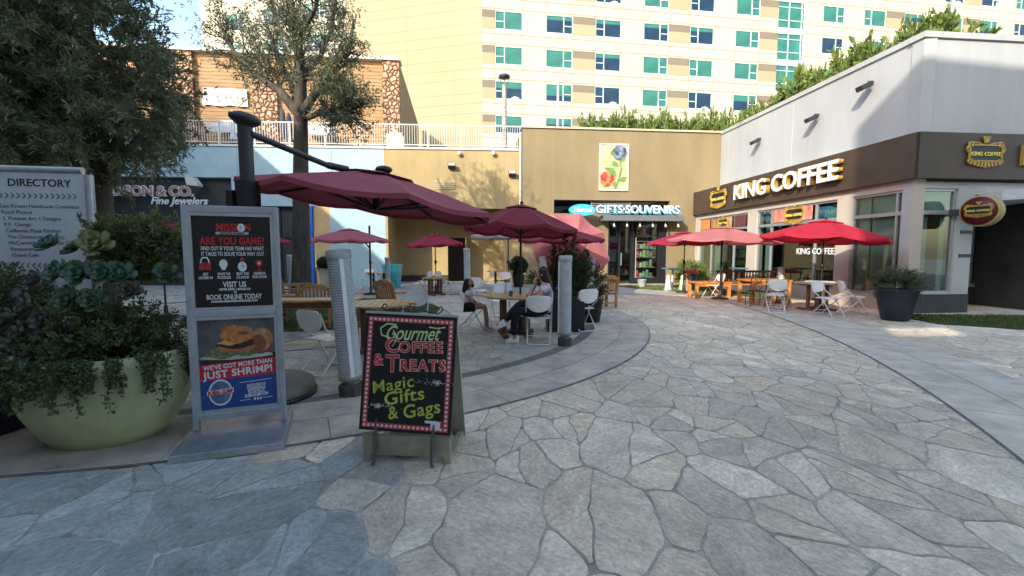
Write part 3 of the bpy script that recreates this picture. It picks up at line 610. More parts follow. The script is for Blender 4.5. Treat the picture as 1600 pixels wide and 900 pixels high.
# shelves with souvenirs
sh = thing('display_shelf', 'white display shelving inside the gift shop window', 'shelf', M=fg.M)
for z in (.32, .82, 1.32, 1.75, 2.1): obj('shelf', MB().box(w0+.2, w1-.04, .2, .6, z-.03, z), M_wpaint, sh)
obj('side_panel', MB().box(w0+.17, w0+.2, .2, .6, .05, 2.3), M_wpaint, sh)
gi = [((.75, .1, .1), 'red'), ((.05, .55, .42), 'green'), ((.85, .35, .5), 'pink'), ((.9, .75, .2), 'yellow'), ((.7, .85, .85), 'pale aqua'), ((.85, .82, .75), 'cream'), ((.8, .4, .2), 'orange')]
proto = {}
k = 0
for zi, z in enumerate((.32, .82, 1.32, 1.75)):
    x = w0+.24
    while x < w1-.28:
        c, nm = gi[(k*5+zi*3) % 7]; hh = random.choice((.2, .27, .33)) if zi < 3 else .2
        t = thing('souvenir_box', '%s souvenir on the %s shelf of the gift shop window, %s' % (nm, ('bottom', 'second', 'third', 'top')[zi], ('far left', 'centre left', 'centre', 'centre right', 'right', 'far right')[min(5, int((x-w0-.24)/.17))]), 'souvenir', M=fg.M @ Matrix.Translation((x+.08, .3, z)), group='souvenirs in the shop window')
        h = MB()
        if k % 3 == 0: h.lathe([(.07, 0), (.08, .05), (.08, hh-.04), (.055, hh)], 12)
        elif k % 3 == 1: h.box(-.075, .075, -.06, .06, 0, hh)
        else: h.ball((0, 0, .085), .085, 8); h.ball((0, -.0, .2), .055, 8)
        o = obj('body', h, mat('souvenir '+nm, c, .4, .1), t, bev=.006 if k % 3 == 1 else 0); h = MB()
        if k % 3 == 1: h.box(-.05, .05, -.064, -.058, hh*.3, hh*.7)
        elif k % 3 == 0: h.lathe([(.06, hh), (.06, hh+.02), (.02, hh+.03)], 12)
        else: h.ball((-.04, 0, .25), .022, 6); h.ball((.04, 0, .25), .022, 6)
        obj('trim', h, mat('souvenir '+gi[(k+3) % 7][1], gi[(k+3) % 7][0], .4, .1), t); x += .17; k += 1
# gift sign
gs = thing('shop_sign', 'white and blue gifts and souvenirs lettering standing on the awning', 'sign', M=fg.M); zc = Z(1000, 328, -.8)
M_sky = mat('sky blue sign side', (.05, .42, .62), .4, .08)
ua = fg.u(931, 328, -.85); ue = fg.u(1061, 328, -.85)
sgx = fit('GIFTS·SOUVENIRS', .52, ue-ua, .01)
text('GIFTS·SOUVENIRS', .52, TM((ua+ue)/2, -.88, zc), M_text_w, gs, ext=.02, bold=.010, sx=sgx); text('GIFTS·SOUVENIRS', .52, TM((ua+ue)/2+.09, -.74, zc-.05), M_sky, gs, ext=.09, bold=.012, sx=sgx)
uo, zo_ = fg.uz(910, 328, -.85); h = MB(); h.prism([(uo+.62*math.cos(a), zo_+.27*math.sin(a)) for a in np.linspace(0, 2*PI, 33)[:-1]][::-1], -.86, -.7); obj('oval_plate', h, M_sky, gs); text('Marcel', .32, TM(uo, -.88, zo_), M_text_w, gs, ext=.01, shear=.3, bold=.008)
# mural
mu = thing('wall_mural', 'framed flower mural with red and blue roses on the khaki wall', 'mural', M=fg.M); a, z1 = fg.uz(938, 226); b, z0 = fg.uz(979.5, 297)
obj('tile_panel', MB().box(a, b, -.04, 0, z0, z1), mat('mural ground', (.47, .38, .25), .7, .1, 1.5, stretch=(1, 1, 18)), mu)
h = MB(); t = .05; h.box(a-t, b+t, -.07, 0, z1, z1+t); h.box(a-t, b+t, -.07, 0, z0-t, z0); h.box(a-t, a, -.07, 0, z0, z1); h.box(b, b+t, -.07, 0, z0, z1); h.box(a, b, -.06, 0, (z0+z1)/2-.01, (z0+z1)/2+.02); obj('frame', h, M_wpaint, mu)
def rose(cx, cz, r, cols_, nm):
    h = MB(); 
    for ri, (rr, n) in enumerate(((1, 9), (.72, 7), (.45, 5), (.2, 3))):
        for i in range(n):
            an = 2*PI*i/n+ri*.5; h.cur = (i+ri) % len(cols_); x, z = cx+r*rr*.62*math.cos(an), cz+r*rr*.62*math.sin(an); q = r*(.42-.05*ri)
            y = -.045-.005*ri-.0011*i; h.prism([(x+q*math.cos(s)*(1+.12*math.cos(3*s+an)), z+q*math.sin(s)) for s in np.linspace(2*PI, 0, 13)[:-1]], y, -.039)
    obj(nm, h, cols_, mu)
W_, H_ = b-a, z1-z0
rose(a+W_*.26, z0+H_*.24, .36, [mat('red tile', (.62, .08, .03), .5, .1), mat('deep red tile', (.38, .03, .02), .5, .1), mat('rose tile', (.7, .2, .1), .5, .1)], 'red_rose')
rose(a+W_*.70, z0+H_*.82, .36, [mat('slate tile', (.10, .13, .2), .5, .1), mat('dark slate tile', (.05, .06, .10), .5, .1), mat('mid slate tile', (.2, .24, .33), .5, .1)], 'blue_rose')
rose(a+W_*.28, z0+H_*.62, .27, [mat('ochre tile', (.5, .34, .14), .6, .1), mat('mural ground', (0, 0, 0))], 'ochre_rose')
h = MB(); M_lf = mat('green tile', (.13, .27, .05), .5, .15)
h.M = Matrix.Translation((0, -.05, 0)); 
st_ = [(a+W_*.55, z0+.05), (a+W_*.68, z0+H_*.25), (a+W_*.76, z0+H_*.45), (a+W_*.70, z0+H_*.66)]
for (x0_, q0), (x1_, q1) in zip(st_, st_[1:]): h.bar((x0_, 0, q0), (x1_, 0, q1), .05, .06)
for lx, lz, an, l in ((.6, .3, 2.4, .5), (.7, .2, .4, .42), (.68, .52, 2.6, .45), (.75, .62, .9, .35), (.35, .85, -.6, .35), (.15, .48, -.1, .5), (.1, .06, .5, .4), (.5, .06, 1.2, .3)):
    ux, uz_ = math.cos(an), math.sin(an); cx, cz = a+W_*lx, z0+H_*lz
    pts = [(cx+ux*l*t_-uz_*l*.28*math.sin(PI*t_)*s_, cz+uz_*l*t_+ux*l*.28*math.sin(PI*t_)*s_) for s_, ts in ((1, (0, .25, .5, .75, 1)), (-1, (.75, .5, .25))) for t_ in ts]
    pts = [(min(max(x_, a+.02), b-.02), min(max(z_, z0+.02), z1-.02)) for x_, z_ in pts]
    h.prism(pts[::-1], -.006*lx-.002, .01)
obj('stem_and_leaves', h, M_lf, mu)

# ---- coffee shop building
K0, K1 = (9.1, 22.55), (10.0, 11.3); K2 = (20.0, 12.25)
fk = F(K0, K1); kt = thing('coffee_shop_building', 'white corner coffee shop with brown fascia and tall shop windows', 'building', M=fk.M)
fu = F((10.28, 22.5), (10.0, 11.3))
U = lambda px, py=394, y=0: fk.u(px, py, y)
L_ = fk.len; bz0, bz1 = 3.36, 4.47; wt, tr0, tr1, sill = 3.14, 2.50, 2.60, .40
bays = [(U(1091), U(1166)), (U(1180), U(1304)), (U(1327), L_-.06)]
h = MB(); wall(h, 0, L_, 0, bz0+.3, [(a, b, sill if i else .12, wt) for i, (a, b) in enumerate(bays)], .3); obj('lower_wall', h, M_cream, kt)
h = MB(); h.add([(0, 0, bz1-.1), (fu.len, 0, bz1-.1), (fu.len, 0, 6.85), (0, 0, 7.42), (0, .3, bz1-.1), (fu.len, .3, bz1-.1), (fu.len, .3, 6.85), (0, .3, 7.42)], [(0, 1, 2, 3), (7, 6, 5, 4), (3, 2, 6, 7), (0, 4, 5, 1), (1, 5, 6, 2), (0, 3, 7, 4)]); MU = fk.M.inverted() @ fu.M
o = obj('upper_wall', h, M_white, kt); o.matrix_local = MU
h = MB(); h.add([(0, -.05, 7.30), (fu.len, -.05, 6.73), (fu.len, -.05, 6.87), (0, -.05, 7.44), (0, .35, 7.30), (fu.len, .35, 6.73), (fu.len, .35, 6.87), (0, .35, 7.44)], [(0, 1, 2, 3), (7, 6, 5, 4), (3, 2, 6, 7), (0, 4, 5, 1)]); o = obj('parapet_cap', h, M_white, kt); o.matrix_local = MU
obj('wall_joint', MB().box(5.9, 5.92, -.004, .01, bz1, 7.0), mat('pale joint', (.5, .5, .5), .8, 0), kt).matrix_local = MU
h = MB(); h.box(-.3, L_+.12, -.16, .1, bz0, bz1); obj('fascia', h, M_brown, kt)
h = MB(); h.box(0, L_+.02, -.05, 1.4, bz1+.001, bz1+.04); obj('ledge', h, M_white, kt)
f2 = F(K1, K2); M2 = fk.M.inverted() @ f2.M; V = lambda px, py=394, y=0: f2.u(px, py, y)
obj('corner_fascia', MB().box(-.1, f2.len, -.16, .1, bz0+.001, bz1-.001), M_brown, kt).matrix_local = M2
obj('corner_upper_wall', MB().box(.002, f2.len, .002, .3, bz1-.1, 6.85), M_white, kt).matrix_local = M2
obj('corner_cap', MB().box(-.05, f2.len, -.055, .35, 6.732, 6.872), M_white, kt).matrix_local = M2
v0, v1 = .06, V(1491); vp = V(1517)
h = MB(); wall(h, .001, vp, 0, bz0+.3, [(v0, v1, sill+.1, wt)], .3); obj('corner_wall', h, M_white, kt).matrix_local = M2
h = MB(); h.box(vp, f2.len, 0, .3, 3.0, bz0+.29); h.box(vp, vp+.25, .3, 1.6, 0, 3.0); h.box(vp, f2.len, 1.6, 1.8, 0, .55); h.box(vp, f2.len, 1.6, 1.8, 2.75, 3.0); h.box(vp+.25, vp+1.9, 1.6, 1.8, .55, 2.75); obj('entrance_wall', h, M_white, kt).matrix_local = M2
h = MB(); h.box(vp+.26, f2.len, 1.57, 1.6, 0, .53); h.box(.01, vp+.01, -.02, .01, 0, sill+.08); obj('dark_tile_base', h, M_char, kt).matrix_local = M2
obj('entrance_glass', MB().box(vp+1.9, f2.len, 1.68, 1.7, .55, 2.75), M_gld, kt).matrix_local = M2
obj('entrance_frame', MB().box(vp+1.9, vp+2.0, 1.55, 1.66, .55, 2.75).box(vp+2.9, vp+2.96, 1.55, 1.66, .62, 2.75).box(vp+2.0, f2.len, 1.55, 1.66, .55, .62).box(vp+.26, f2.len, 1.52, 1.6, .53, .55), M_alum, kt).matrix_local = M2
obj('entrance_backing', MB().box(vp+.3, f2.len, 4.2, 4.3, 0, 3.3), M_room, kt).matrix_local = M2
obj('entrance_canopy', MB().add([(vp+.1, -.5, 3.05), (vp+4, -.9, 3.3), (vp+4, 1.5, 3.1), (vp+.1, 1.5, 2.9), (vp+.1, -.5, 2.8), (vp+4, -.9, 3.05), (vp+4, 1.5, 2.9), (vp+.1, 1.5, 2.7)], [(0, 1, 2, 3), (7, 6, 5, 4), (0, 4, 5, 1), (1, 5, 6, 2), (2, 6, 7, 3), (3, 7, 4, 0)]), mat('canopy grey', (.45, .47, .48), .6, .05), kt).matrix_local = M2
obj('pier_bands', MB().box(v1+.12, vp+.01, -.015, .01, 2.02, 2.1).box(v1+.12, vp+.01, -.015, .01, 1.42, 1.5), M_char, kt).matrix_local = M2
# windows: glass, frames (long side)
def winframe(a, b, z0, muls, posts=(), parent=kt, M=None, tr=True):
    h = MB(); t = .06
    for x in (a, b-t, *muls): h.box(x, x+t, .05, .14, z0, wt)
    h.box(a+t, b-t, .052, .138, wt-t, wt); h.box(a+t, b-t, .052, .138, z0, z0+t)
    if tr: h.box(a+t, b-t, .04, .142, tr0, tr1)
    o = obj('window_frame', h, M_alum, parent); g = obj('window_glass', MB().box(a+t, b-t, .09, .1, z0+t, wt-t), M_gl, o)
    if M is not None: o.matrix_local = M
    return o
winframe(*bays[0], .12, [U(1108), U(1143)]); winframe(*bays[1], sill, [U(1200), U(1268)]); winframe(*bays[2], sill, [U(1392)])
winframe(v0, v1, sill+.1, [], M=M2)
# interior rooms
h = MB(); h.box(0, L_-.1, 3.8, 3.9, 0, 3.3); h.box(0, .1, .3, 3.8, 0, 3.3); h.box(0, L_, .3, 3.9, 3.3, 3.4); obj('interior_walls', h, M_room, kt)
h = MB(); M_bl = mat('pale green blind', (.46, .60, .52), .7, .05, 2)
h.box(bays[2][0]+.08, bays[2][0]+.45, .18, .2, sill, wt); h.box(L_-1.3, L_-.12, .17, .19, sill, wt); h.box(bays[0][0]+.9, bays[0][0]+1.6, .35, .37, .1, wt); h.box(bays[1][0]+.1, bays[1][0]+.45, .35, .37, sill, tr0); h.box(bays[2][0]+.08, bays[2][1]-.1, .30, .32, tr1, wt); obj('window_blinds', h, M_bl, kt)
h = MB(); h.box(.12, .62, .17, .19, sill, wt-.7); h.box(.98, 1.12, .17, .19, sill, wt-.7); h.box(.1, 1.2, .16, .18, wt-.62, wt); obj('corner_blinds', h, M_bl, kt).matrix_local = M2
h = MB(); h.box(bays[1][0]+.1, U(1200)-.05, .30, .32, tr1, wt); h.box(U(1268)+.1, bays[1][1]-.05, .30, .32, tr1, wt); obj('transom_panels', h, mat('teal film', (.12, .28, .28), .5, .05), kt)
# window posters
def emblem(par, M, w_, y=0, dk=None, nm='KING COFFEE'):
    s_ = w_/2; hh = w_*.235; h = MB(); h.M = M @ Matrix.Translation((0, y, 0)); e = Matrix
    t = w_*.035; d = .05
    h.box(-s_*.86, s_*.86, -d, -.012, hh*.75, hh*.75+t); h.box(-s_*.86, s_*.86, -d, -.012, -hh*.75-t, -hh*.75); h.box(-s_*.86-t, -s_*.86, -d, -.012, -hh*.75, hh*.75); h.box(s_*.86, s_*.86+t, -d, -.012, -hh*.75, hh*.75)
    for sx_ in (-1, 1):
        for sz_ in (-1, 1):
            pts = [(sx_*(s_*.84+w_*.07*math.cos(a)*r_), -d*.6, sz_*(hh*.78)+w_*.08*math.sin(a)*sz_*r_) for a, r_ in ((-1, .5), (0, .8), (1, 1), (2, 1.1), (3, .9), (4, .6))]; h.tube(pts, w_*.028, 6)
        h.tube([(sx_*s_*.9, -d*.6, 0), (sx_*s_*1.04, -d*.6, hh*.25), (sx_*s_*1.04, -d*.6, hh*.55), (sx_*s_*.92, -d*.6, hh*.8)], w_*.025, 6)
        h.tube([(sx_*s_*.1, -d*.6, hh*.78), (sx_*s_*.4, -d*.6, hh*1.02), (sx_*s_*.8, -d*.6, hh*1.1)], w_*.022, 6)
    for i in range(-4, 5): h.bar((i*w_*.085, -d*.6, -hh*.8), (i*w_*.105, -d*.6, -hh*(1.55-.08*abs(i))), w_*.05, .04, up=(0, 1, 0))
    h.ball((0, -d*.6, hh*1.25), w_*.075, 8, (1, .4, .9))
    for i in (-1, 0, 1): h.bar((i*w_*.05, -d*.6, hh*1.4), (i*w_*.09, -d*.6, hh*1.75), w_*.035, .03, up=(0, 1, 0))
    a = obj('emblem_frame', h, M_gold, par)
    h = MB(); h.M = M @ Matrix.Translation((0, y, 0)); h.box(-s_*.85, s_*.85, -.03, -.01, -hh*.74, hh*.74); obj('emblem_plate', h, M_black, par)
    text(nm, w_*.135, M @ Matrix.Translation((0, y-.045, -hh*.12)) @ Matrix.Rotation(PI/2, 4, 'X'), mat('yellow ink', (.75, .6, .12), .5, .04), par, ext=.008, bold=.002*w_)
M_red = mat('poster red', (.45, .08, .05), .6, .4, 4, col2=(.6, .35, .25))
def poster(fac, a, b, z0, z1, label, colr, em=True, y=.02):
    t = thing('window_poster', label, 'poster', M=fac.M @ Matrix.Translation(((a+b)/2, y, (z0+z1)/2)))
    obj('sheet', MB().box(-(b-a)/2, (b-a)/2, 0, .012, -(z1-z0)/2, (z1-z0)/2), colr, t)
    if em: emblem(t, Matrix.Translation((.12, .03, 0)), min(1.0, (b-a)*.5))
poster(fk, U(1205), U(1265), tr1+.02, wt-.07, 'red poster with a gold emblem in the middle transom window', M_red)
poster(fk, U(1093), U(1107), tr1+.02, wt-.07, 'plain orange poster in the leftmost transom pane', mat('poster orange', (.65, .22, .06), .6, .1), False)
poster(fk, U(1110), U(1141), tr1+.02, wt-.07, 'orange and black poster with emblem in the far transom window', mat('poster amber', (.62, .33, .12), .6, .5, 2, col2=(.08, .05, .04)))
poster(fk, U(1145), U(1163), tr1+.02, wt-.07, 'dark maroon poster right of the orange one', mat('poster maroon', (.13, .04, .05), .6, .2), False)
ws = thing('window_lettering', 'white shop name lettering on the middle window pane', 'sign', M=fk.M); text('KING COFFEE', .28, TM((U(1247)+U(1296))/2, .04, 1.55+.02), M_text_w, ws, ext=.004, bold=.004, sx=.95)
ws = thing('window_lettering', 'pale reflected lettering in the right transom pane of the middle window', 'sign', M=fk.M); text('GIFTS', .36, TM((U(1282)+U(1302))/2, .20, 2.86) @ Matrix.Diagonal((-1, 1, 1, 1)), mat('reflection teal', (.22, .42, .42), .5, 0), ws, ext=.004, sx=.8)  # mirrored letters model a reflection seen in the pane
# big fascia letters
ks = thing('shop_sign', 'large white king coffee letters with gold sides on the brown fascia', 'sign', M=fk.M)
ka, kb = U(1147, 290, -.35), U(1309, 270, -.35); wk = kb-ka
sxx = fit('KING COFFEE', .80, wk, .02)
text('KING COFFEE', .80, TM((ka+kb)/2, -.36, 3.93), M_text_w, ks, ext=.012, bold=.02, sx=sxx); text('KING COFFEE', .80, TM((ka+kb)/2, -.27, 3.93), M_gold, ks, ext=.075, bold=.017, sx=sxx)
es = thing('shop_emblem', 'gold scrollwork emblem at the far end of the brown fascia', 'sign', M=fk.M); emblem(es, Matrix.Translation((U(1121, 310, -.25), -.2, 3.92)), 1.25)
es = thing('shop_emblem', 'gold scrollwork emblem on the dark corner fascia', 'sign', M=f2.M); emblem(es, Matrix.Translation((V(1540, 240, -.2), -.17, 3.98)), .98)
es = thing('shop_emblem', 'gold edge of a sign cut off at the right end of the fascia', 'sign', M=f2.M); obj('plate', MB().box(V(1597, 240, -.2), V(1597, 240, -.2)+.5, -.24, -.165, 3.7, 4.2), M_gold, es)
# round projecting sign
rs = thing('round_sign', 'round maroon projecting sign with gold rim by the entrance', 'sign', M=Matrix.Translation(W(1534, 330, 10.9)) @ Matrix.Rotation(R(-66), 4, 'Z'))
h = MB(); h.M = Matrix.Rotation(PI/2, 4, 'X'); h.lathe([(.34, -.14), (.37, -.13), (.37, .13), (.34, .14)], 36); obj('rim', h, mat('dull gold rim', (.35, .27, .10), .5, .1), rs)
h = MB(); h.M = Matrix.Rotation(PI/2, 4, 'X'); h.lathe([(.001, .139), (.335, .139), (.335, .148), (.001, .148)], 36); obj('face', h, mat('maroon face', (.09, .008, .012), .4, .05), rs); emblem(rs, Matrix.Translation((0, -.15, .02)), .5)
obj('bracket', MB().box(-.62, -.36, -.03, .03, -.08, .08), M_char, rs)
for px, py, lb in ((1356, 129, 'dark spotlight on the upper white wall nearest the corner'), (1272, 180, 'dark spotlight in the middle of the upper white wall'), (1183, 217, 'dark spotlight at the far end of the upper white wall')):
    a, z = fu.uz(px, py, -.15); t = thing('wall_spotlight', lb, 'light', M=fu.M @ Matrix.Translation((a, 0, z)), group='spotlights on the upper white wall')
    h = MB(); h.M = Matrix.Rotation(R(25), 4, 'X'); h.box(-.14, .14, -.42, -.12, -.07, .07); obj('housing', h, M_char, t, bev=.02); obj('arm', MB().box(-.03, .03, -.14, 0, -.04, .04), M_char, t)
h = MB(); h.box(-6.2, 6, -3.2, -.17, 0, .016)
# ---- unseen masses added behind the camera to throw the shade, then the left wing
M_beh = mat('shade mass stucco', (.70, .66, .60), .85, .08, .5)
fc = F((-1.45, -5.32), (-14.3, 5.95))  # added mass, placed so its roofline shades the plaza floor
cw = thing('shade_mass', 'unseen tall stucco mass added behind the camera on the left for its shade', 'building', M=fc.M); obj('wall', MB().box(0, fc.len, 0, 3, 0, 10), M_beh, cw)
h = MB()
for i in range(4): h.box(1.5+i*3.6, 3.9+i*3.6, -.05, .02, .1, 2.9); 
obj('shop_windows', h, M_gld, cw); h = MB()
for i in range(4): h.box(1.5+i*3.6, 3.9+i*3.6, -.05, .02, 5.5, 7.3)
obj('upper_windows', h, M_navy, cw)
tb = thing('shade_wall', 'unseen plain tall stucco wall added behind the camera for its shade', 'building'); hp = MB()
fB = F((30, -8.9), (-3.8, -8.9)); tb.matrix_world = fB.M; wall(hp, 0, fB.len, 0, 17.6, [(32.2, 33.65, 9.6, 10.2)], .2); obj('wall', hp, M_beh, tb); h = MB()  # added shade wall; the high slot lets one streak of sun through
for k in range(4): h.box(.5, 28, -.04, .02, 3.5+k*3.5, 4.9+k*3.5)
obj('openings', h, M_navy, tb)
lw = thing('jeweller_wing', 'plain wing left of the plaza', 'building'); obj('wall', MB().box(-27, -18.35, -2, 20.4, 0, 12.15), M_blue, lw); h = MB()
for i in range(4): h.box(-18.4, -18.33, 6+i*3.4, 8.4+i*3.4, .2, 2.9)
obj('windows', h, M_gld, lw)
# ============================================================ FURNITURE
M_plw = mat('white plastic', (.76, .76, .74), .45, .05, 6); M_tube = mat('white tube steel', (.60, .60, .58), .35, .08, 10)
M_ink = mat('black ink', (.02, .02, .02), .6, 0)
M_wood = mat('teak wood', (.40, .20, .075), .55, .28, 3, stretch=(1, 9, 9), detail=9); M_woodd = mat('dark brown wood', (.16, .065, .03), .55, .25, 3, stretch=(4, 4, 1))
M_wood2 = mat('orange stained wood', (.55, .22, .05), .5, .25, 3, stretch=(2, 2, 2)); M_top = mat('table top wood', (.50, .31, .13), .38, .25, 2.4, stretch=(1, 11, 1), detail=9)
def folding_chair(label, loc, rz, letters=None, colr=None):
    t = thing('folding_chair', label, 'chair', loc, rz, 'white folding chairs around the plaza tables')
    pl = M_plw; w_ = .215
    h = MB(); vs_ = []; n = 10                      # curved backrest panel
    for j, z in enumerate((.60, .64, .72, .79, .83)):
        hw = (.15, .19, .205, .2, .16)[j]
        for i in range(n+1):
            x = hw*(2*i/n-1); yy = .265+.035*(z-.6)/.2-.035*(1-(2*i/n-1)**2)*-1-.02; zz = z-.04*(1-(2*i/n-1)**2)*(1 if j == 0 else -.35 if j == 4 else 0)
            vs_.append((x, yy, zz))
    m1 = len(vs_); vs_ += [(x, y+.014, z) for x, y, z in vs_]; q = lambda j, i, b=0: b*m1+j*(n+1)+i
    fs = [(q(j, i), q(j, i+1), q(j+1, i+1), q(j+1, i)) for j in range(4) for i in range(n)]+[(q(j+1, i, 1), q(j+1, i+1, 1), q(j, i+1, 1), q(j, i, 1)) for j in range(4) for i in range(n)]
    for j in (0, 4): fs += [(q(j, i), q(j, i+1), q(j, i+1, 1), q(j, i, 1)) for i in range(n)]
    for i in (0, n): fs += [(q(j, i), q(j+1, i), q(j+1, i, 1), q(j, i, 1)) for j in range(4)]
    h.add(vs_, fs); obj('backrest', h, colr or pl, t)
    h = MB(); h.slab([(-.19, -.2), (-.1, -.225), (.1, -.225), (.19, -.2), (.2, 0), (.185, .19), (-.185, .19), (-.2, 0)], .435, .455); obj('seat', h, pl, t, bev=.008)
    for s_ in (-1, 1):
        obj('front_leg', MB().tube([(s_*.20, .285, .80), (s_*w_, .22, .6), (s_*w_, -.02, .43), (s_*w_, -.27, .03), (s_*.205, -.275, .015)], .0125, 7), M_tube, t)
        obj('rear_leg', MB().tube([(s_*.19, -.12, .43), (s_*.19, .27, .03), (s_*.18, .275, .015)], .0115, 7), M_tube, t)
        obj('hinge_bracket', MB().box(s_*.205-.012, s_*.205+.012, -.07, .0, .40, .47), M_tube, t)
    obj('front_foot_bar', MB().tube([(-.205, -.275, .016), (.205, -.275, .016)], .0115, 7), M_tube, t)
    obj('rear_foot_bar', MB().tube([(-.18, .275, .016), (.18, .275, .016)], .0115, 7).tube([(-.19, .16, .14), (.19, .16, .14)], .009, 6), M_tube, t)
    if letters: text(letters, .065, Matrix.Translation((0, .31, .765)) @ Matrix.Rotation(PI, 4, 'Z') @ Matrix.Rotation(PI/2, 4, 'X'), M_ink, t, ext=.002, bold=.001, sp=1.3)
    return t
c0 = folding_chair('white folding chair with a black S C mark beside the near ribbed pillar', (-2.40, 5.75, 0), R(155), 'S  C')
cc = folding_chair('white folding chair under the seated woman with STC printed on its back', (.46, 7.62, 0), R(176), 'STC')
cp = folding_chair('white folding chair behind the near round table, seen over its top', (-1.72, 7.85, 0), R(6))
def chair(px, py, rz, label, scale=1, Y=None):
    p = G(px, py); return dup(cp, label, (p.x, p.y, 0), R(rz), scale=scale)
chair(744, 512, 68, 'white folding chair the girl in the headband sits on'); 
chair(908, 515, 200, 'white folding chair with a dark bag between pillar and slatted armchair')
chair(662, 458, -55, 'white folding chair left of the small table under the far red umbrella'); chair(694, 459, 65, 'white folding chair right of the small table under the far red umbrella')
chair(757, 458, -75, 'white folding chair side-on, left of the far table behind the girl'); chair(790, 462, 5, 'white folding chair with blue label in front of the far table'); chair(806, 447, 180, 'white folding chair behind the far table near the topiary')
chair(752, 478, 150, 'white folding chair behind the girl, turned to the far wall'); chair(783, 500, -5, 'white folding chair on the far side of the seated pair\'s table')
chair(574, 452, 0, 'white folding chair left of the table under the pale pink umbrella'); chair(601, 450, 100, 'white folding chair beside the turquoise planter'); 
chair(1114, 466, -80, 'white folding chair side-on in the sun by the orange bench')
chair(1209, 487, 165, 'white folding chair tucked into another one left of the red umbrella'); chair(1218, 484, 130, 'white folding chair tipped against its neighbour left of the red umbrella')
chair(1292, 494, 20, 'white folding chair with blue tinted back facing us under the red umbrella'); chair(1331, 491, 75, 'white folding chair side-on beside the dark corner planter')
h = MB(); h.M = Matrix.Translation(G(908, 515)+Vector((0, .0, .46))) @ Matrix.Rotation(R(200), 4, 'Z'); h.lathe([(.13, 0), (.17, .06), (.16, .16), (.08, .24), (.02, .25)], 14, ell=(1, .6)); tag(obj('bag', h, mat('black cloth', (.015, .015, .018), .9, .2)), 'black bag on the white chair right of the pillar', 'bag')
# bag straps become part of the bag mesh: simple handle
def round_table(label, loc, rz, rr=.6, sc_=1, top=M_top, leg=M_woodd):
    t = thing('round_table', label, 'table', loc, rz, 'round wooden plaza tables')
    h = MB(); h.slab(arc(0, 0, rr, 0, 2*PI, 40)[:-1], .715, .745); o = obj('tabletop', h, top, t, bev=.006)
    h = MB()
    for i in range(-4, 5): x = i*rr*.2; L = math.sqrt(max(0, (rr*.9)**2-x*x)); h.box(x-.004, x+.004, -L, L, .7455, .7462)
    obj('slat_groove', h, M_ink, o)
    for x in (-.22, .22):
        for y in (-.12, .12): obj('leg', MB().box(x-.045, x+.045, y-.03, y+.03, .06, .715), leg, t)
        obj('foot', MB().box(x-.05, x+.05, -.38, .38, .0, .06), leg, t, bev=.008)
    obj('stretcher', MB().box(-.22, .22, -.025, .025, .28, .34), leg, t)
    return t
rt1 = round_table('near round slatted wood table between the pillar and sign', (-2.12, 7.1, 0), R(8), .56)
T2 = Vector((.05, 8.35, 0)); rt2 = dup(rt1, 'round wood table where the woman and girl sit', T2, R(10)); rt2['group'] = rt1['group']
dup(rt1, 'small round table under the far red umbrella', G(680, 461), R(40), scale=.85); dup(rt1, 'far table with dark base behind the girl, by the topiary', G(775, 450)+Vector((.2, 0, 0)), R(5)); dup(rt1, 'far table under the pale pink umbrella near the blue wall', G(592, 451), R(20), scale=.95)
dup(rt1, 'round table with a white top cloth by the coffee shop window', (8.15, 11.9, 0), R(30))
# phone/cup card on table 2
h = MB(); h.box(-.035, .035, -.01, .01, 0, .10); b_ = obj('menu_card', h, mat('blue card', (.05, .13, .25), .5, .2)); tag(b_, 'small blue card standing on the round table between woman and girl', 'card'); b_.location = W(798, 457, 8.2)+Vector((0, 0, -.01)); b_.location.z = .746
cf = obj('cloth', MB().slab(arc(0, 0, .35, 0, 2*PI, 20)[:-1], 0, .03), M_plw, bev=.012); tag(cf, 'folded white cloth on the table by the coffee shop', 'cloth'); cf.location = (8.2, 11.9, .747)
bt = thing('bottle', 'small clear bottle on the far side of the pair\'s table', 'bottle', (-.12, 8.8, .746)); obj('body', MB().lathe([(.03, 0), (.033, .02), (.033, .13), (.015, .17)], 12), mat('pale bottle', (.6, .65, .66), .2, .03), bt); obj('cap', MB().cyl((0, 0, .17), (0, 0, .195), .015, n=8), M_wpaint, bt)
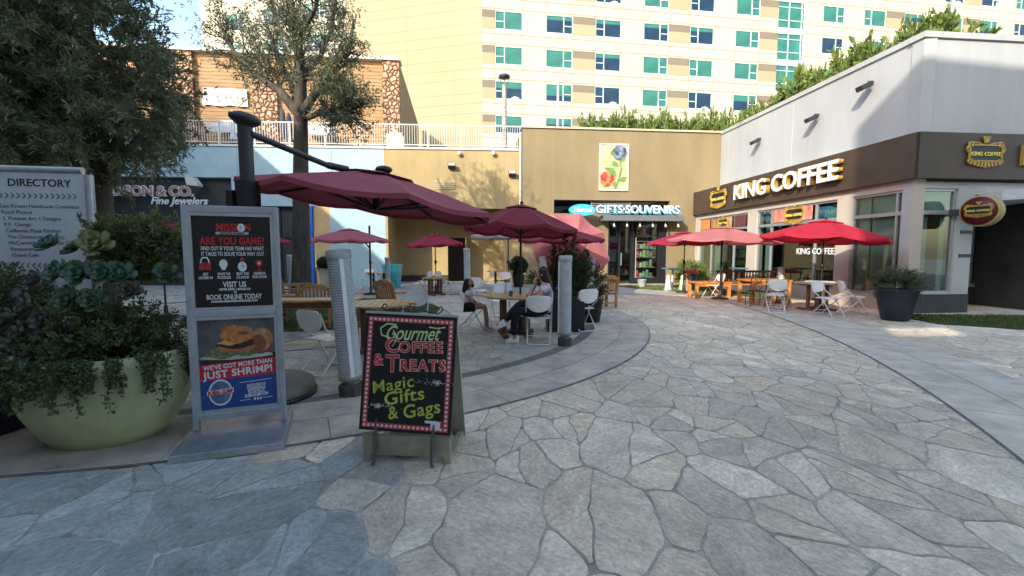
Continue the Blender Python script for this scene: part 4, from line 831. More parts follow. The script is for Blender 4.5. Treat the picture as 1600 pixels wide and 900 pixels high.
# bench/long table at left
bt = thing('wooden_bench', 'long low wooden table bench in front of the tall tree trunk', 'bench', (-3.55, 7.75, 0), R(3)); obj('tabletop', MB().box(-.75, .85, -.25, .25, .70, .74), M_top, bt, bev=.006)
for x in (-.66, .76):
    for y in (-.18, .18): obj('leg', MB().box(x-.035, x+.035, y-.035, y+.035, 0, .7), M_woodd, bt)
obj('apron', MB().box(-.62, .72, -.2, -.17, .60, .70), M_woodd, bt); obj('apron', MB().box(-.62, .72, .17, .2, .60, .70), M_woodd, bt)
def armchair(label, loc, rz, sc_=1, m=M_wood):
    t = thing('slatted_armchair', label, 'armchair', loc, rz, 'slatted wooden armchairs')
    obj('seat', MB().box(-.27, .27, -.27, .22, .40, .43), m, t, bev=.006)
    for s_ in (-1, 1):
        obj('front_leg', MB().box(s_*.28-.03, s_*.28+.03, -.28, -.22, 0, .62), m, t); obj('rear_leg', MB().bar((s_*.27, .22, 0), (s_*.27, .24, .45), .055).bar((s_*.27, .24, .45), (s_*.27, .33, .86), .05), m, t)
        obj('armrest', MB().box(s_*.29-.035, s_*.29+.035, -.3, .27, .62, .65), m, t, bev=.006)
    h = MB(); pts = [(-.27, .86), (-.14, .92), (0, .94), (.14, .92), (.27, .86), (.27, .78), (.0, .84), (-.27, .78)]; h.prism(pts[::-1], .30, .335); h.box(-.25, .25, .245, .275, .48, .54)
    for i in range(-3, 4): h.bar((i*.068, .262, .52), (i*.068, .318, .84), .035, .02, up=(0, 1, 0))
    obj('backrest', h, m, t); obj('stretcher', MB().box(-.25, .25, .2, .23, .14, .18), m, t); obj('stretcher', MB().box(-.25, .25, -.27, -.24, .32, .38), m, t); return t
ac = armchair('slatted teak armchair standing alone right of the dark shrubs', G(946, 482)+Vector((-.05, .1, 0)), R(-158))
k = thing('cushion', 'pale grey cushion on the wooden armchair left of the near ribbed pillar', 'cushion', (-4.0, 9.0, .45), R(20)); obj('cover', MB().box(-.22, .22, .08, .16, 0, .42), mat('grey cushion', (.42, .44, .46), .9, .1), k, bev=.03); obj('piping', MB().tube([(-.22, .07, .0), (-.22, .07, .42), (.22, .07, .42), (.22, .07, .0)], .008, 6), M_char, k)
dup(ac, 'wooden armchair with a grey cushion left of the near ribbed pillar', (-4.0, 9.05, 0), R(200)); dup(ac, 'wooden armchair right of the near table with its back to the tree', (-2.75, 10.4, 0), R(150)); 
stk = [dup(ac, 'slatted armchair stacked left of the tall tree, %s' % l, (-4.62, 9.3, z), R(95)) for z, l in ((0, 'bottom of the stack'), (.12, 'middle of the stack'), (.24, 'top of the stack'))]
# orange bench and tables in the sun by the coffee shop
bb = thing('slatted_bench', 'long dark slatted bench facing the coffee shop tables', 'bench', (8.0, 15.6, 0), R(178)); m = M_woodd
obj('seat', MB().box(-1.2, 1.0, -.25, .25, .42, .46), M_wood2, bb, bev=.005); h = MB(); h.box(-1.2, 1.0, .26, .30, .86, .93); h.box(-1.2, 1.0, .26, .3, .5, .56)
for i in range(22): h.box(-1.17+i*.1, -1.13+i*.1, .265, .29, .56, .86)
obj('backrest', h, m, bb)
for x in (-1.15, .95):
    for y in (-.2, .25): obj('leg', MB().box(x-.04, x+.04, y-.04, y+.04, 0, .42 if y < 0 else .62), M_wood2, bb)
    obj('armrest', MB().box(x-.04, x+.04, -.25, .27, .62, .66), M_wood2, bb)
def ptable(label, loc, rz, lx, ly, hgt=.74):
    t = thing('wooden_table', label, 'table', loc, rz); obj('tabletop', MB().box(-lx, lx, -ly, ly, hgt-.05, hgt), M_wood2, t, bev=.006)
    for x in (-lx+.07, lx-.07):
        for y in (-ly+.07, ly-.07): obj('leg', MB().box(x-.045, x+.045, y-.045, y+.045, 0, hgt-.05), M_wood2, t)
    obj('apron', MB().box(-lx+.1, lx-.1, -ly+.04, -ly+.07, hgt-.15, hgt-.05), M_wood2, t); obj('apron', MB().box(-lx+.1, lx-.1, ly-.07, ly-.04, hgt-.15, hgt-.05), M_wood2, t); return t
ptable('low orange wood table in the sun beside the souvenir stand', (6.75, 15.3, 0), R(2), .62, .35, .55); ptable('orange wood table with sled feet left of the stacked white chairs', (7.55, 13.4, 0), R(4), .62, .4, .74)
# dark ornate metal chairs by the orange table
def metal_chair(label, loc, rz):
    t = thing('metal_chair', label, 'chair', loc, rz, 'dark curled metal chairs'); m = mat('bronze metal', (.10, .075, .055), .4, .2, 10, metal=.5)
    obj('seat', MB().lathe([(.001, .43), (.22, .43), (.22, .455), (.001, .455)], 20), m, t)
    h = MB(); h.tube([(-.2, .2, .45), (-.2, .26, .8), (-.12, .28, .93), (0, .28, .96), (.12, .28, .93), (.2, .26, .8), (.2, .2, .45)], .013, 7)
    for s_ in (-1, 1): h.tube([(s_*.02, .21, .47), (s_*.1, .24, .6), (s_*.02, .25, .72), (s_*.1, .26, .82), (s_*.03, .27, .92)], .009, 6)
    obj('backrest', h, m, t)
    for s_ in (-1, 1):
        for y in (-.17, .18): obj('leg', MB().tube([(s_*.17, y, .44), (s_*.2, y*1.1, .25), (s_*.18, y*1.25, 0)], .012, 6), m, t)
    return t
mc = metal_chair('curled bronze metal chair at the orange table, left one', (6.95, 12.75, 0), R(170)); dup(mc, 'curled bronze metal chair at the orange table, right one', (7.45, 12.65, 0), R(185))
# ============================================================ UMBRELLAS
def cloth(n, c, tr=.25): return mat(n, c, .85, .10, 2.2, .5, 7, trans=tr)
C_mar = cloth('maroon canvas', (.20, .018, .035)); C_red = cloth('red canvas', (.50, .018, .04), .3); C_pink = cloth('faded pink canvas', (.42, .11, .14), .3); C_sal = cloth('salmon canvas', (.52, .17, .17), .3); C_pale = cloth('pale grey canvas', (.42, .36, .36), .3); C_dkr = cloth('crimson canvas', (.33, .02, .05), .3)
def canopy_mesh(rr, rise, n=8, sag=.10, vent=.28, rot=PI/8):
    h = MB(); out = []
    rings = ((.22, rise*.80), (.6, rise*.43), (1, 0))
    vs_ = []; N = n*4
    for q, z in rings:
        for k in range(N):
            a = 2*PI*k/N+rot; fr = (k % 4)/4; edge = math.cos(PI/n)/math.cos((a-rot) % (2*PI/n)-PI/n); s_ = math.sin(PI*fr)
            r_ = rr*q*(edge if q > .5 else .98); vs_.append((r_*math.cos(a), r_*math.sin(a), z-sag*s_*q*.6))
    fs = [(j*N+k, j*N+(k+1) % N, (j+1)*N+(k+1) % N, (j+1)*N+k) for j in range(2) for k in range(N)]
    h.add(vs_, fs)
    edge = vs_[2*N:]; h.add(edge+[(x*1.003, y*1.003, z-.055) for x, y, z in edge], [(k, (k+1) % N, N+(k+1) % N, N+k) for k in range(N)])
    v = MB(); v1 = [(rr*vent*math.cos(a), rr*vent*math.sin(a), rise*.80) for a in np.arange(n)*2*PI/n+rot]; v.add(v1+[(0, 0, rise)], [(k, (k+1) % n, n) for k in range(n)])
    return h, v
def market_umbrella(label, base, rr, zrim, rise, m, tilt=(0, 0), poler=.02, n=8, crank=True, group='market umbrellas over the plaza tables', side_pole=None, weight=True):
    t = thing('market_umbrella', label, 'umbrella', base, 0, group); 
    MT = Matrix.Translation((0, 0, zrim)) @ Matrix.Rotation(tilt[0], 4, 'X') @ Matrix.Rotation(tilt[1], 4, 'Y')
    h, v = canopy_mesh(rr, rise, n)
    for q in (h, v): q.v = [tuple(MT @ Vector(p)) for p in q.v]
    o = obj('canopy', h, m, t); obj('vent', v, m, o)
    for k in range(n):
        a = 2*PI*k/n+PI/8; p1 = MT @ Vector((rr*.97*math.cos(a), rr*.97*math.sin(a), -.02)); p0 = MT @ Vector((0, 0, rise*.95-.03)); pm = MT @ Vector((rr*.5*math.cos(a), rr*.5*math.sin(a), rise*.5-.04)); ph = MT @ Vector((0, 0, -.12))
        rb = obj('rib', MB().bar(p0, p1, .018), M_black, t); obj('strut', MB().bar(ph, pm, .014), M_black, rb)
    if side_pole is None:
        topp = MT @ Vector((0, 0, rise*.98)); obj('pole', MB().tube([(0, 0, .05), (0, 0, zrim-.25), topp], poler, 10), M_black, t)
        obj('finial', MB().ball(tuple(topp+Vector((0, 0, .03))), .035, 6), M_black, t)
    else:
        sx_, sy_ = side_pole; topp = MT @ Vector((0, 0, rise*.9)); obj('pole', MB().cyl((sx_, sy_, 0), (sx_, sy_, zrim+rise+.1), .035, n=10), M_black, t)
        obj('arm', MB().tube([(sx_, sy_, zrim-.3), (sx_*.6, sy_*.6, zrim+rise*.2), (0, 0, zrim+rise*.6)], .025, 8), M_black, t)
    if crank: x, y = side_pole or (0, 0); obj('crank', MB().ball((x, y, 1.18), .05, 8, (1, 1, 1.6)).tube([(x, y, 1.18), (x+.1, y-.05, 1.2), (x+.12, y-.06, 1.14)], .01, 6), M_black, t)
    if weight: x, y = side_pole or (0, 0); obj('base', MB().lathe([(.26, 0), (.26, .05), (.05, .09), (.04, .3)], 20, c=(x, y)), M_char, t)
    return t
market_umbrella('maroon market umbrella above the woman and girl at the round table', (.16, 8.62, 0), 1.12, 2.0, .47, C_mar, (R(-3), R(3)))
p = G(872, 468); market_umbrella('flat maroon umbrella just behind the dark shrubs', (1.4, 13.2, 0), 1.32, 1.92, .38, C_mar)
p = W(794, 363, 16.6); market_umbrella('thin pale grey umbrella seen edge-on beside the tree shadow', (p.x, 16.6, 0), 1.45, 2.15, .22, C_pale)
market_umbrella('faded pink cantilever umbrella by the blue wall', (W(546, 370, 16).x, 16, 0), 1.42, 1.98, .42, C_pink, side_pole=(.62, .3))
market_umbrella('small crimson umbrella in front of the dark doorway recess', (W(680, 376, 17).x, 17, 0), 1.08, 1.85, .40, C_dkr, (0, R(-3)))
market_umbrella('salmon pink umbrella over the slatted bench in front of the coffee shop', (W(1130, 368, 14.6).x, 14.6, 0), 1.72, 1.93, .46, C_sal, (0, R(2)), side_pole=(.02, .1))
market_umbrella('red umbrella half hidden behind the salmon one near the gift shop', (W(1070, 372, 17).x, 17, 0), 1.4, 1.90, .44, C_dkr)
market_umbrella('bright red umbrella in the sun in front of the coffee shop windows', (W(1287, 370, 12.1).x, 12.1, 0), 1.52, 1.93, .50, C_red, (0, R(4)))
market_umbrella('crimson umbrella peeking out between the planter and the upright poster stand', (W(252, 365, 10.5).x, 10.5, 0), .95, 2.0, .30, C_dkr); market_umbrella('crimson umbrella tip right behind the upright poster stand', (W(392, 365, 13).x, 13, 0), 1.05, 1.88, .32, C_dkr)
# toppled pink umbrella facing us
h, v = canopy_mesh(1.36, .5, 8, .2); tu = thing('tipped_umbrella', 'big pink umbrella tipped on its side in front of the gift shop', 'umbrella', M=Matrix.Translation(W(893, 384, 14.8)) @ Matrix.Rotation(R(12), 4, 'Z') @ Matrix.Rotation(R(62), 4, 'X'))
o = obj('canopy', h, C_sal, tu); obj('vent', v, C_sal, o); obj('pole', MB().tube([(0, 0, .45), (0, 0, -1.3)], .02, 8), M_black, tu)
for k in range(8): a = 2*PI*k/8+PI/8; obj('rib', MB().bar((0, 0, .42), (1.32*math.cos(a), 1.32*math.sin(a), -.02), .018), M_black, tu)
# cantilever umbrella
cu_ = thing('cantilever_umbrella', 'large maroon cantilever umbrella with black mast behind the upright poster stand', 'umbrella', (0, 0, 0))
bx = G(455, 622); mx_, my_ = -2.82, 4.85
obj('mast', MB().cyl((mx_, my_, .1), (mx_, my_, 2.92), .075, .07, 18), M_char, cu_); h = MB(); h.M = Matrix.Translation((mx_, my_, 2.93)) @ Matrix.Rotation(R(12), 4, 'Y'); h.lathe([(.08, -.05), (.15, 0), (.155, .04), (.08, .08), (.001, .085)], 24); obj('mast_cap', h, M_char, cu_)
cen = W(588, 314, 6.05); ax = Vector((1, .10, -.135)).normalized(); ay = Vector((-.1, 1, .0)); ay = (ay-ax*ay.dot(ax)).normalized(); az = ax.cross(ay)
MC = Matrix(((ax.x, ay.x, az.x, cen.x), (ax.y, ay.y, az.y, cen.y), (ax.z, ay.z, az.z, cen.z), (0, 0, 0, 1)))
h, v = canopy_mesh(1.62, .40, 8, .10, .30, PI/8); 
for q in (h, v): q.v = [tuple(MC @ Vector(p)) for p in q.v]
C_big = cloth('dusty maroon canvas', (.27, .05, .072), .05); o = obj('canopy', h, C_big, cu_); obj('vent', v, C_big, o)
for k in range(8):
    a = 2*PI*k/8+PI/8; rb = obj('rib', MB().bar(MC @ Vector((0, 0, .33)), MC @ Vector((1.58*math.cos(a), 1.58*math.sin(a), -.02)), .028), M_black, cu_); obj('strut', MB().bar(MC @ Vector((0, 0, -.12)), MC @ Vector((.85*math.cos(a), .85*math.sin(a), .07)), .026), M_black, rb)
obj('hub', MB().cyl(MC @ Vector((0, 0, -.1)), MC @ Vector((0, 0, .43)), .045, n=12), M_black, cu_); obj('top_knob', MB().ball(tuple(MC @ Vector((.05, 0, .42))), .09, 8, (1.3, 1.3, .6)), M_black, cu_)
armE = MC @ Vector((-.55, .0, .33)); obj('arm', MB().tube([(mx_+.05, my_, 2.80), armE+Vector((-.05, 0, .03))], .035, 10).tube([armE+Vector((-.12, 0, .06)), armE+Vector((.15, 0, .0))], .045, 8), M_char, cu_)
obj('lower_arm', MB().tube([(mx_, my_, 2.24), tuple(MC @ Vector((-1.6, 0, -.0)))], .03, 8), M_char, cu_); obj('crank_collar', MB().cyl((mx_, my_, 2.0), (mx_, my_, 2.30), .12, n=16).box(mx_-.17, mx_-.1, my_-.12, my_+.06, 1.98, 2.2), M_black, cu_, bev=.01)
obj('base_weight', MB().lathe([(.50, 0), (.54, .03), (.54, .13), (.50, .16), (.001, .165)], 40, c=(-2.72, 4.75)), mat('plastic base tan', (.16, .145, .11), .7, .1, 5), cu_); obj('base_seam', MB().box(-2.724, -2.716, 4.25, 5.25, .166, .168).lathe([(.545, .0), (.56, .0), (.56, .05), (.545, .05)], 40, c=(-2.72, 4.75)), M_black, cu_)
# ============================================================ RIBBED PILLARS
def pillar(label, loc, hgt, rr, lean=0, rz=0):
    t = thing('ribbed_pillar', label, 'pillar', M=Matrix.Translation(Vector(loc)) @ Matrix.Rotation(lean, 4, 'Y') @ Matrix.Rotation(rz, 4, 'Z'), group='ribbed grey patio pillars')
    prof = []; z = .22; n = int((hgt-.34)/.028)
    for i in range(n): prof += [(rr-.006, z), (rr, z+.006), (rr, z+.02), (rr-.006, z+.026)]; z += .028
    obj('ribbed_shaft', MB().lathe(prof, 24), mat('grey ribbed plastic', (.40, .42, .43), .5, .1, 6), t)
    obj('end_cap', MB().lathe([(rr+.004, z), (rr+.008, z+.01), (rr+.008, z+.09), (rr-.01, z+.10), (.001, z+.10)], 24), mat('grey cap', (.34, .36, .37), .5, .1), t)
    obj('edge_strip', MB().box(rr-.012, rr+.012, -.02, .02, .22, z), M_plw, t)
    obj('collar', MB().lathe([(rr*.7, .12), (rr*.7, .17), (rr+.006, .18), (rr+.006, .23)], 24), M_alum, t)
    obj('foot_block', MB().slab([(rr*1.15*math.cos(a)*(1.0), rr*1.15*math.sin(a)) for a in np.linspace(0, 2*PI, 9)[:-1]], 0, .13), mat('dark foot', (.06, .05, .05), .7, .1), t, bev=.015); return t
pl1 = pillar('tall near ribbed grey pillar leaning slightly left beside the gourmet sign', (-1.74, 4.78, 0), 1.60, .122, R(-4), R(-60))
pillar('ribbed grey pillar beside the seated woman, in front of the dark shrubs', (.88, 7.38, 0), 1.54, .105, 0, R(180))
for px, py, Y, lb in ((729, 386, 13, 'slim far pillar right of the dark doorway'), (848, 398, 12.6, 'slim far pillar just left of the dark shrubs'), (924, 400, 13.2, 'slim far pillar just right of the dark shrubs'), (452, 396, 14.5, 'slim far pillar left of the tall tree'), (605, 401, 16.5, 'slim far pillar beside the turquoise planter'), (1221, 415, 13.6, 'slim pillar behind the tipped white chairs at the coffee shop')):
    p = W(px, py, Y); pillar(lb, (p.x, Y, 0), max(1.0, p.z), .085)
# ============================================================ SIGNS
def sbox(par, name, x0, x1, z0, z1, y0, y1, m, bev=0): return obj(name, MB().box(x0, x1, y0, y1, z0, z1), m, par, bev=bev)
# upright two-poster sign
MSm = Matrix.Translation((-2.33, 3.76, 0)) @ Matrix.Rotation(R(21), 4, 'Z') @ Matrix.Diagonal((.775, 1, 1, 1))
ms = thing('poster_stand', 'grey metal upright stand with escape game and burger posters', 'sign', M=MSm); M_gm = mat('grey powder coat', (.33, .37, .41), .4, .08, 8, metal=.3)
hw = .445; H = 1.93; zm0, zm1 = 1.02, 1.065; zb = .18
h = MB(); h.add([(-.51, -.50, 0), (.49, -.52, 0), (.49, .27, 0), (-.49, .27, 0), (-.50, -.48, .055), (.48, -.50, .055), (.48, .25, .075), (-.48, .25, .075)], [(0, 3, 2, 1), (4, 5, 6, 7), (0, 1, 5, 4), (1, 2, 6, 5), (2, 3, 7, 6), (3, 0, 4, 7)]); obj('base_plate', h, mat('galvanised plate', (.26, .28, .30), .4, .15, 5, metal=.5), ms, bev=.006)
h = MB(); t = .05
for x in (-hw, hw-t): h.box(x, x+t, -.04, .04, .07, H)
h.box(-hw+t, hw-t, -.038, .038, H-.055, H-.002); h.box(-hw+t, hw-t, -.038, .038, zm0, zm1); h.box(-hw+t, hw-t, -.038, .038, zb-.03, zb+.02); obj('frame', h, M_gm, ms, bev=.004)
x0, x1 = -hw+t, hw-t; h = MB()
for (a, b) in ((zm1, H-.055), (zb+.02, zm0)): h.box(x0, x0+.03, -.03, .03, a, b); h.box(x1-.03, x1, -.03, .03, a, b); h.box(x0+.03, x1-.03, -.03, .03, b-.03, b); h.box(x0+.03, x1-.03, -.03, .03, a, a+.03)
obj('poster_holder', h, M_alum, ms)
p1 = sbox(ms, 'upper_poster', x0+.03, x1-.03, zm1+.03, H-.085, -.012, .012, mat('black poster', (.006, .006, .008), .3, .1, 3))
x0 += .03; x1 -= .03; w_ = x1-x0; za, zb_ = zm1+.03, H-.085; hh = zb_-za
def pt(u, v, y=-.014): return TM(x0+w_*u, y, za+hh*(1-v))
M_rd = mat('print red', (.45, .02, .025), .5, .05); M_wh = mat('print white', (.62, .64, .66), .5, .02)
def ft(body, size, u, v, width, m, par, bold=.0, fn=None, **kw):
    r = fit(body, size, width, bold, kw.get('sp', 1), kw.get('shear', 0)); return text(body, size, (fn or pt)(u, v), m, par, ext=.0008, bold=bold, sx=r, **kw)
ft('MISSI', .085, .43, .125, w_*.26, M_rd, p1, .002); ft('N', .085, .70, .125, w_*.065, M_rd, p1, .002); h = MB(); h.M = pt(.615, .125) ; h.lathe([(.028, 0), (.036, 0), (.036, .002), (.028, .002)], 20); h.box(-.010, .010, -.014, .014, 0, .002); obj('emblem', h, M_wh, p1); sbox(p1, 'banner_strip', x0+w_*.29, x0+w_*.71, za+hh*.80, za+hh*.83, -.0145, -.012, mat('strip grey', (.35, .36, .38), .5, 0)); ft('ESCAPE GAMES', .022, .5, .187, w_*.3, M_ink, p1, .0006, fn=lambda u, v: pt(u, v, -.0155))
ft('ARE YOU GAME?', .088, .5, .275, w_*.82, M_rd, p1, .0022, sp=1.05); ft('FIND OUT IF YOUR TEAM HAS WHAT', .046, .5, .355, w_*.80, M_wh, p1, .0006); ft('IT TAKES TO SOLVE YOUR WAY OUT', .046, .5, .415, w_*.80, M_wh, p1, .0006)
for u, a, b in ((.14, 'GET', 'LOCKED IN'), (.37, 'SOLVE THE', 'PUZZLES'), (.61, 'BEAT THE', 'CLOCK'), (.83, 'CELEBRATE', 'YOUR VICTORY')): ft(a, .03, u, .635, w_*(.07 if a == 'GET' else .16), M_wh, p1, .0008); ft(b, .03, u, .675, w_*(.17 if b != 'YOUR VICTORY' else .2), M_wh, p1, .0008)
h = MB(); h.M = pt(.14, .55); h.box(-.052, .052, -.028, .03, 0, .002); h.cur = 1; h.tube([(-.036, .03, .001), (-.036, .05, .001), (-.02, .072, .001), (.02, .072, .001), (.036, .05, .001), (.036, .03, .001)], .007, 6); h.cur = 2; h.box(-.006, .006, -.012, .014, .002, .003); obj('padlock_icon', h, [M_rd, M_wh, M_ink], p1)
h = MB(); h.M = pt(.37, .53); h.slab(arc(0, .005, .038, -.9, PI+.9, 18)+[(-.016, -.045), (.016, -.045)], 0, .002); obj('bulb_icon', h, M_wh, p1)
h = MB(); h.M = pt(.61, .555); h.slab(arc(0, 0, .042, 0, 2*PI, 24)[:-1], 0, .002); h.cur = 1; h.slab([(-.022, .05), (.022, .05), (0, .085)], 0, .002); h.cur = 2; h.box(-.003, .003, 0, .03, .002, .003); h.box(0, .02, -.003, .003, .002, .003); obj('clock_icon', h, [M_wh, M_rd, M_ink], p1)
h = MB(); h.M = pt(.83, .53); h.slab([(-.035, .035), (.035, .035), (.028, -.005), (0, -.022), (-.028, -.005)][::-1], 0, .002); h.box(-.005, .005, -.05, -.022, 0, .002); h.box(-.025, .025, -.058, -.05, 0, .002); h.cur = 1; h.box(-.01, .01, 0, .02, .002, .003); obj('cup_icon', h, [M_rd, M_wh], p1)
ft('VISIT US', .066, .5, .755, w_*.30, M_wh, p1, .0015); ft('UPPER LEVEL | SPACE 213', .024, .5, .807, w_*.40, M_wh, p1, .001); ft('OR', .025, .5, .84, w_*.04, M_wh, p1, .0008); ft('BOOK ONLINE TODAY', .06, .49, .893, w_*.71, M_wh, p1, .001); ft('ANAHEIM.MISSIONESCAPEGAMES.COM', .022, .49, .94, w_*.60, M_wh, p1, .001)
za, zb_ = zb+.05, zm0-.03; hh = zb_-za
p2 = sbox(ms, 'lower_poster', x0, x1, za, zb_, -.012, .012, mat('dark photo ground', (.045, .045, .05), .35, .5, 2.2, col2=(.16, .16, .17)))
M_blu = mat('print blue', (.015, .06, .24), .4, .05); M_rb = mat('print crimson', (.50, .02, .05), .4, .05)
h = MB(); fy = lambda v: za+hh*(1-v); X = lambda u: x0+w_*u
h.prism([(X(0), fy(1)), (X(1), fy(1)), (X(1), fy(.645)), (X(0), fy(.68))], -.014, -.012); obj('blue_field', h, M_blu, p2); h = MB(); h.prism([(X(0), fy(.68)), (X(1), fy(.645)), (X(1), fy(.455)), (X(0), fy(.50))], -.0142, -.0125); obj('red_field', h, M_rb, p2)
rotp = lambda u, v, y=-.0155: TM(x0+w_*u, y, za+hh*(1-v), R(2.6)); ft("WE'VE GOT MORE THAN", .054, .5, .517, w_*.90, M_wh, p2, .0012, fn=rotp, sp=1.04); ft('JUST SHRIMP!', .084, .5, .602, w_*.91, M_wh, p2, .0022, fn=rotp, sp=1.05)
h = MB(); h.M = TM(X(.25), -.0145, fy(.815)); h.slab(arc(0, 0, .112, 0, 2*PI, 30)[:-1], 0, .002); h.cur = 1; h.slab(arc(0, 0, .098, 0, 2*PI, 30)[:-1], .002, .0026); h.cur = 2; h.slab([(-.125, -.022), (.125, -.006), (.125, .034), (-.125, .018)], .003, .0036); obj('round_logo', h, [M_wh, mat('logo sky', (.10, .16, .30), .5, .3, 6), M_wh], p2)
ft('BUBBA GUMP', .045, .25, .812, .235, M_rb, p2, .002, fn=lambda u, v: rotp(u, v, -.019)); h = MB()
for a, b, v in ((.50, .93, .725), (.50, .64, .93), (.80, .93, .92)): h.bar((X(a), -.015, fy(v)), (X(b), -.015, fy(v-.02*(b-a)/.43)), .004)
obj('rule_lines', h, M_wh, p2)
for i, (l, wd) in enumerate((('SOUTH END OF', .25), ('GARDENWALK', .25), ('IN KATELLA', .22), ('BUBBAGUMP.COM', .31))): ft(l, .036, .72, .765+i*.038, w_*wd, M_wh, p2, .0012, fn=rotp)
h = MB(); 
for i in range(3): h.box(X(.68+i*.04), X(.68+i*.04)+.018, -.0148, -.012, fy(.925)-.01, fy(.925)+.012)
obj('social_icons', h, M_wh, p2)
# burger picture (relief of thin printed shapes)
h = MB(); bm = [mat('bun brown', (.42, .20, .09), .5, .25, 20), mat('onion ring orange', (.55, .19, .05), .5, .3, 25), mat('patty dark', (.06, .025, .015), .5, .4, 40), mat('lettuce', (.16, .20, .08), .5, .4, 40), mat('tomato pink', (.5, .13, .07), .5, .2, 20), mat('paper white', (.42, .42, .42), .6, .1, 10), mat('toasted bun inside', (.20, .07, .03), .5, .2, 20), mat('cheese', (.55, .35, .1), .5, .1)]
def blob(cx, cz, rx, rz_, mi, y, n=18, a0=0, a1=2*PI, wob=.05):
    h.cur = mi; pts = [(X(cx)+w_*rx*math.cos(a)*(1+wob*math.sin(5*a+cx*9)), fy(cz)+hh*rz_*math.sin(a)*(1+wob*math.cos(4*a))) for a in np.linspace(a0, a1, n+1)[:-1 if a1-a0 > 6 else None]]; h.prism(pts, y, -.0125)
h.cur = 2; h.prism([(X(0), fy(.50)), (X(1), fy(.455)), (X(1), fy(.40)), (X(0), fy(.45))], -.0133, -.0125)
blob(.5, .42, .48, .035, 5, -.0135); blob(.30, .38, .22, .06, 3, -.0140, wob=.12); blob(.62, .375, .16, .05, 3, -.0141, wob=.1); blob(.80, .27, .17, .14, 6, -.0138); blob(.82, .245, .155, .13, 0, -.0142, wob=.02); blob(.77, .29, .11, .10, 6, -.0144, wob=.03)
blob(.50, .315, .24, .05, 4, -.0146); blob(.48, .27, .25, .065, 2, -.0148, wob=.08); blob(.40, .26, .15, .03, 7, -.0150, wob=.2); blob(.50, .175, .22, .095, 1, -.0152, wob=.05); blob(.54, .155, .17, .07, 0, -.0154, wob=.04); blob(.56, .16, .13, .045, 1, -.0156); blob(.44, .12, .13, .05, 1, -.0158, wob=.08); blob(.58, .165, .08, .022, 6, -.0160)
obj('burger_picture', h, bm, p2)
# gourmet A-frame
AM = Matrix.Translation((-.79, 3.20, 0)) @ Matrix.Rotation(R(-5), 4, 'Z')
af = thing('a_frame_sign', 'black a-frame sidewalk sign advertising gourmet coffee and treats with bulb border', 'sign', M=AM)
lean = Matrix.Translation((0, 0, .23)) @ Matrix.Rotation(R(-8), 4, 'X') @ Matrix.Rotation(R(2.2), 4, 'Y')
bw_, bh = .69, .86
h = MB(); h.M = lean; h.box(-bw_/2, bw_/2, -.012, .02, 0, bh); pb = obj('front_board', h, mat('black board', (.006, .006, .007), .45, .1), af, bev=.003)
def at(u, v, y=-.0135, rot=0): return lean @ TM(-bw_/2+bw_*u, y, bh*(1-v), rot)
h = MB(); h.M = lean; e = .022; bd = .036; zz = lambda a: a
for (a, b, c, d) in ((-bw_/2+e, bw_/2-e, bh-e-bd, bh-e), (-bw_/2+e, bw_/2-e, e, e+bd), (-bw_/2+e, -bw_/2+e+bd, e+bd, bh-e-bd), (bw_/2-e-bd, bw_/2-e, e+bd, bh-e-bd)): h.box(a, b, -.0145, -.01, c, d)
h.cur = 1; nx, nz = 19, 25
def dot(x, z): h.prism([(x+.0105*math.cos(a), z+.0105*math.sin(a)) for a in np.linspace(0, 2*PI, 11)[:-1]], -.0160, -.0142)
for i in range(nx): x = -bw_/2+e+bd/2+(bw_-2*e-bd)*i/(nx-1); dot(x, e+bd/2); dot(x, bh-e-bd/2)
for i in range(1, nz-1): z = e+bd/2+(bh-2*e-bd)*i/(nz-1); dot(-bw_/2+e+bd/2, z); dot(bw_/2-e-bd/2, z)
obj('bulb_border', h, [mat('border red', (.42, .06, .08), .4, .15, 15), mat('bulb pale pink', (.72, .52, .52), .4, .05)], pb)
M_lime = mat('lime paint', (.40, .48, .07), .5, .1, 10); M_plg = mat('pale green paint', (.50, .62, .30), .5, .1, 10); M_crm = mat('cream outline', (.68, .58, .45), .5, .05); M_cher = mat('cherry paint', (.52, .025, .055), .4, .15, 12)
def at2(rot=0, y=-.0135): return lambda u, v: at(u, v, y, rot)
ft('Gourmet', .15, .51, .16, bw_*.60, M_plg, pb, .0015, fn=at2(R(2)), shear=.45)
h = MB(); h.M = at(.27, .16); h.tube([(.05, .06, 0), (-.02, .065, 0), (-.07, .03, 0), (-.06, -.02, 0), (-.02, -.03, 0)], .006, 6); h.tube([(.03, .02, 0), (.06, -.04, 0), (.03, -.10, 0), (.0, -.09, 0), (.03, -.05, 0)], .005, 6); h.tube([(.30, .055, 0), (.36, .05, 0), (.42, .06, 0)], .005, 6); obj('script_flourish', h, M_plg, pb)
for body, u, v, sz, wd in (('OFFEE', .625, .275, .112, .47), ('C', .31, .272, .150, .15), ('REATS', .655, .43, .115, .49), ('T', .325, .43, .175, .15), ('&', .165, .40, .115, .12)):
    ft(body, sz, u, v, bw_*wd*1.03, M_crm, pb, .0058, fn=at2(R(2.5), -.0138), sp=1.16); ft(body, sz, u, v, bw_*wd*.985, M_cher, pb, .0022, fn=at2(R(2.5), -.0152), sp=1.16)
for body, u, v, sz, wd in (('Magic', .34, .605, .125, .46), ('Gifts', .47, .70, .13, .44), ('Gags', .67, .80, .135, .40), ('&', .36, .845, .13, .11)): ft(body, sz, u, v, bw_*wd, M_lime, pb, .0006 if body == 'Magic' else .0018, fn=at2(R(13)), shear=.1, sp=1.05)
h = MB(); h.M = lean
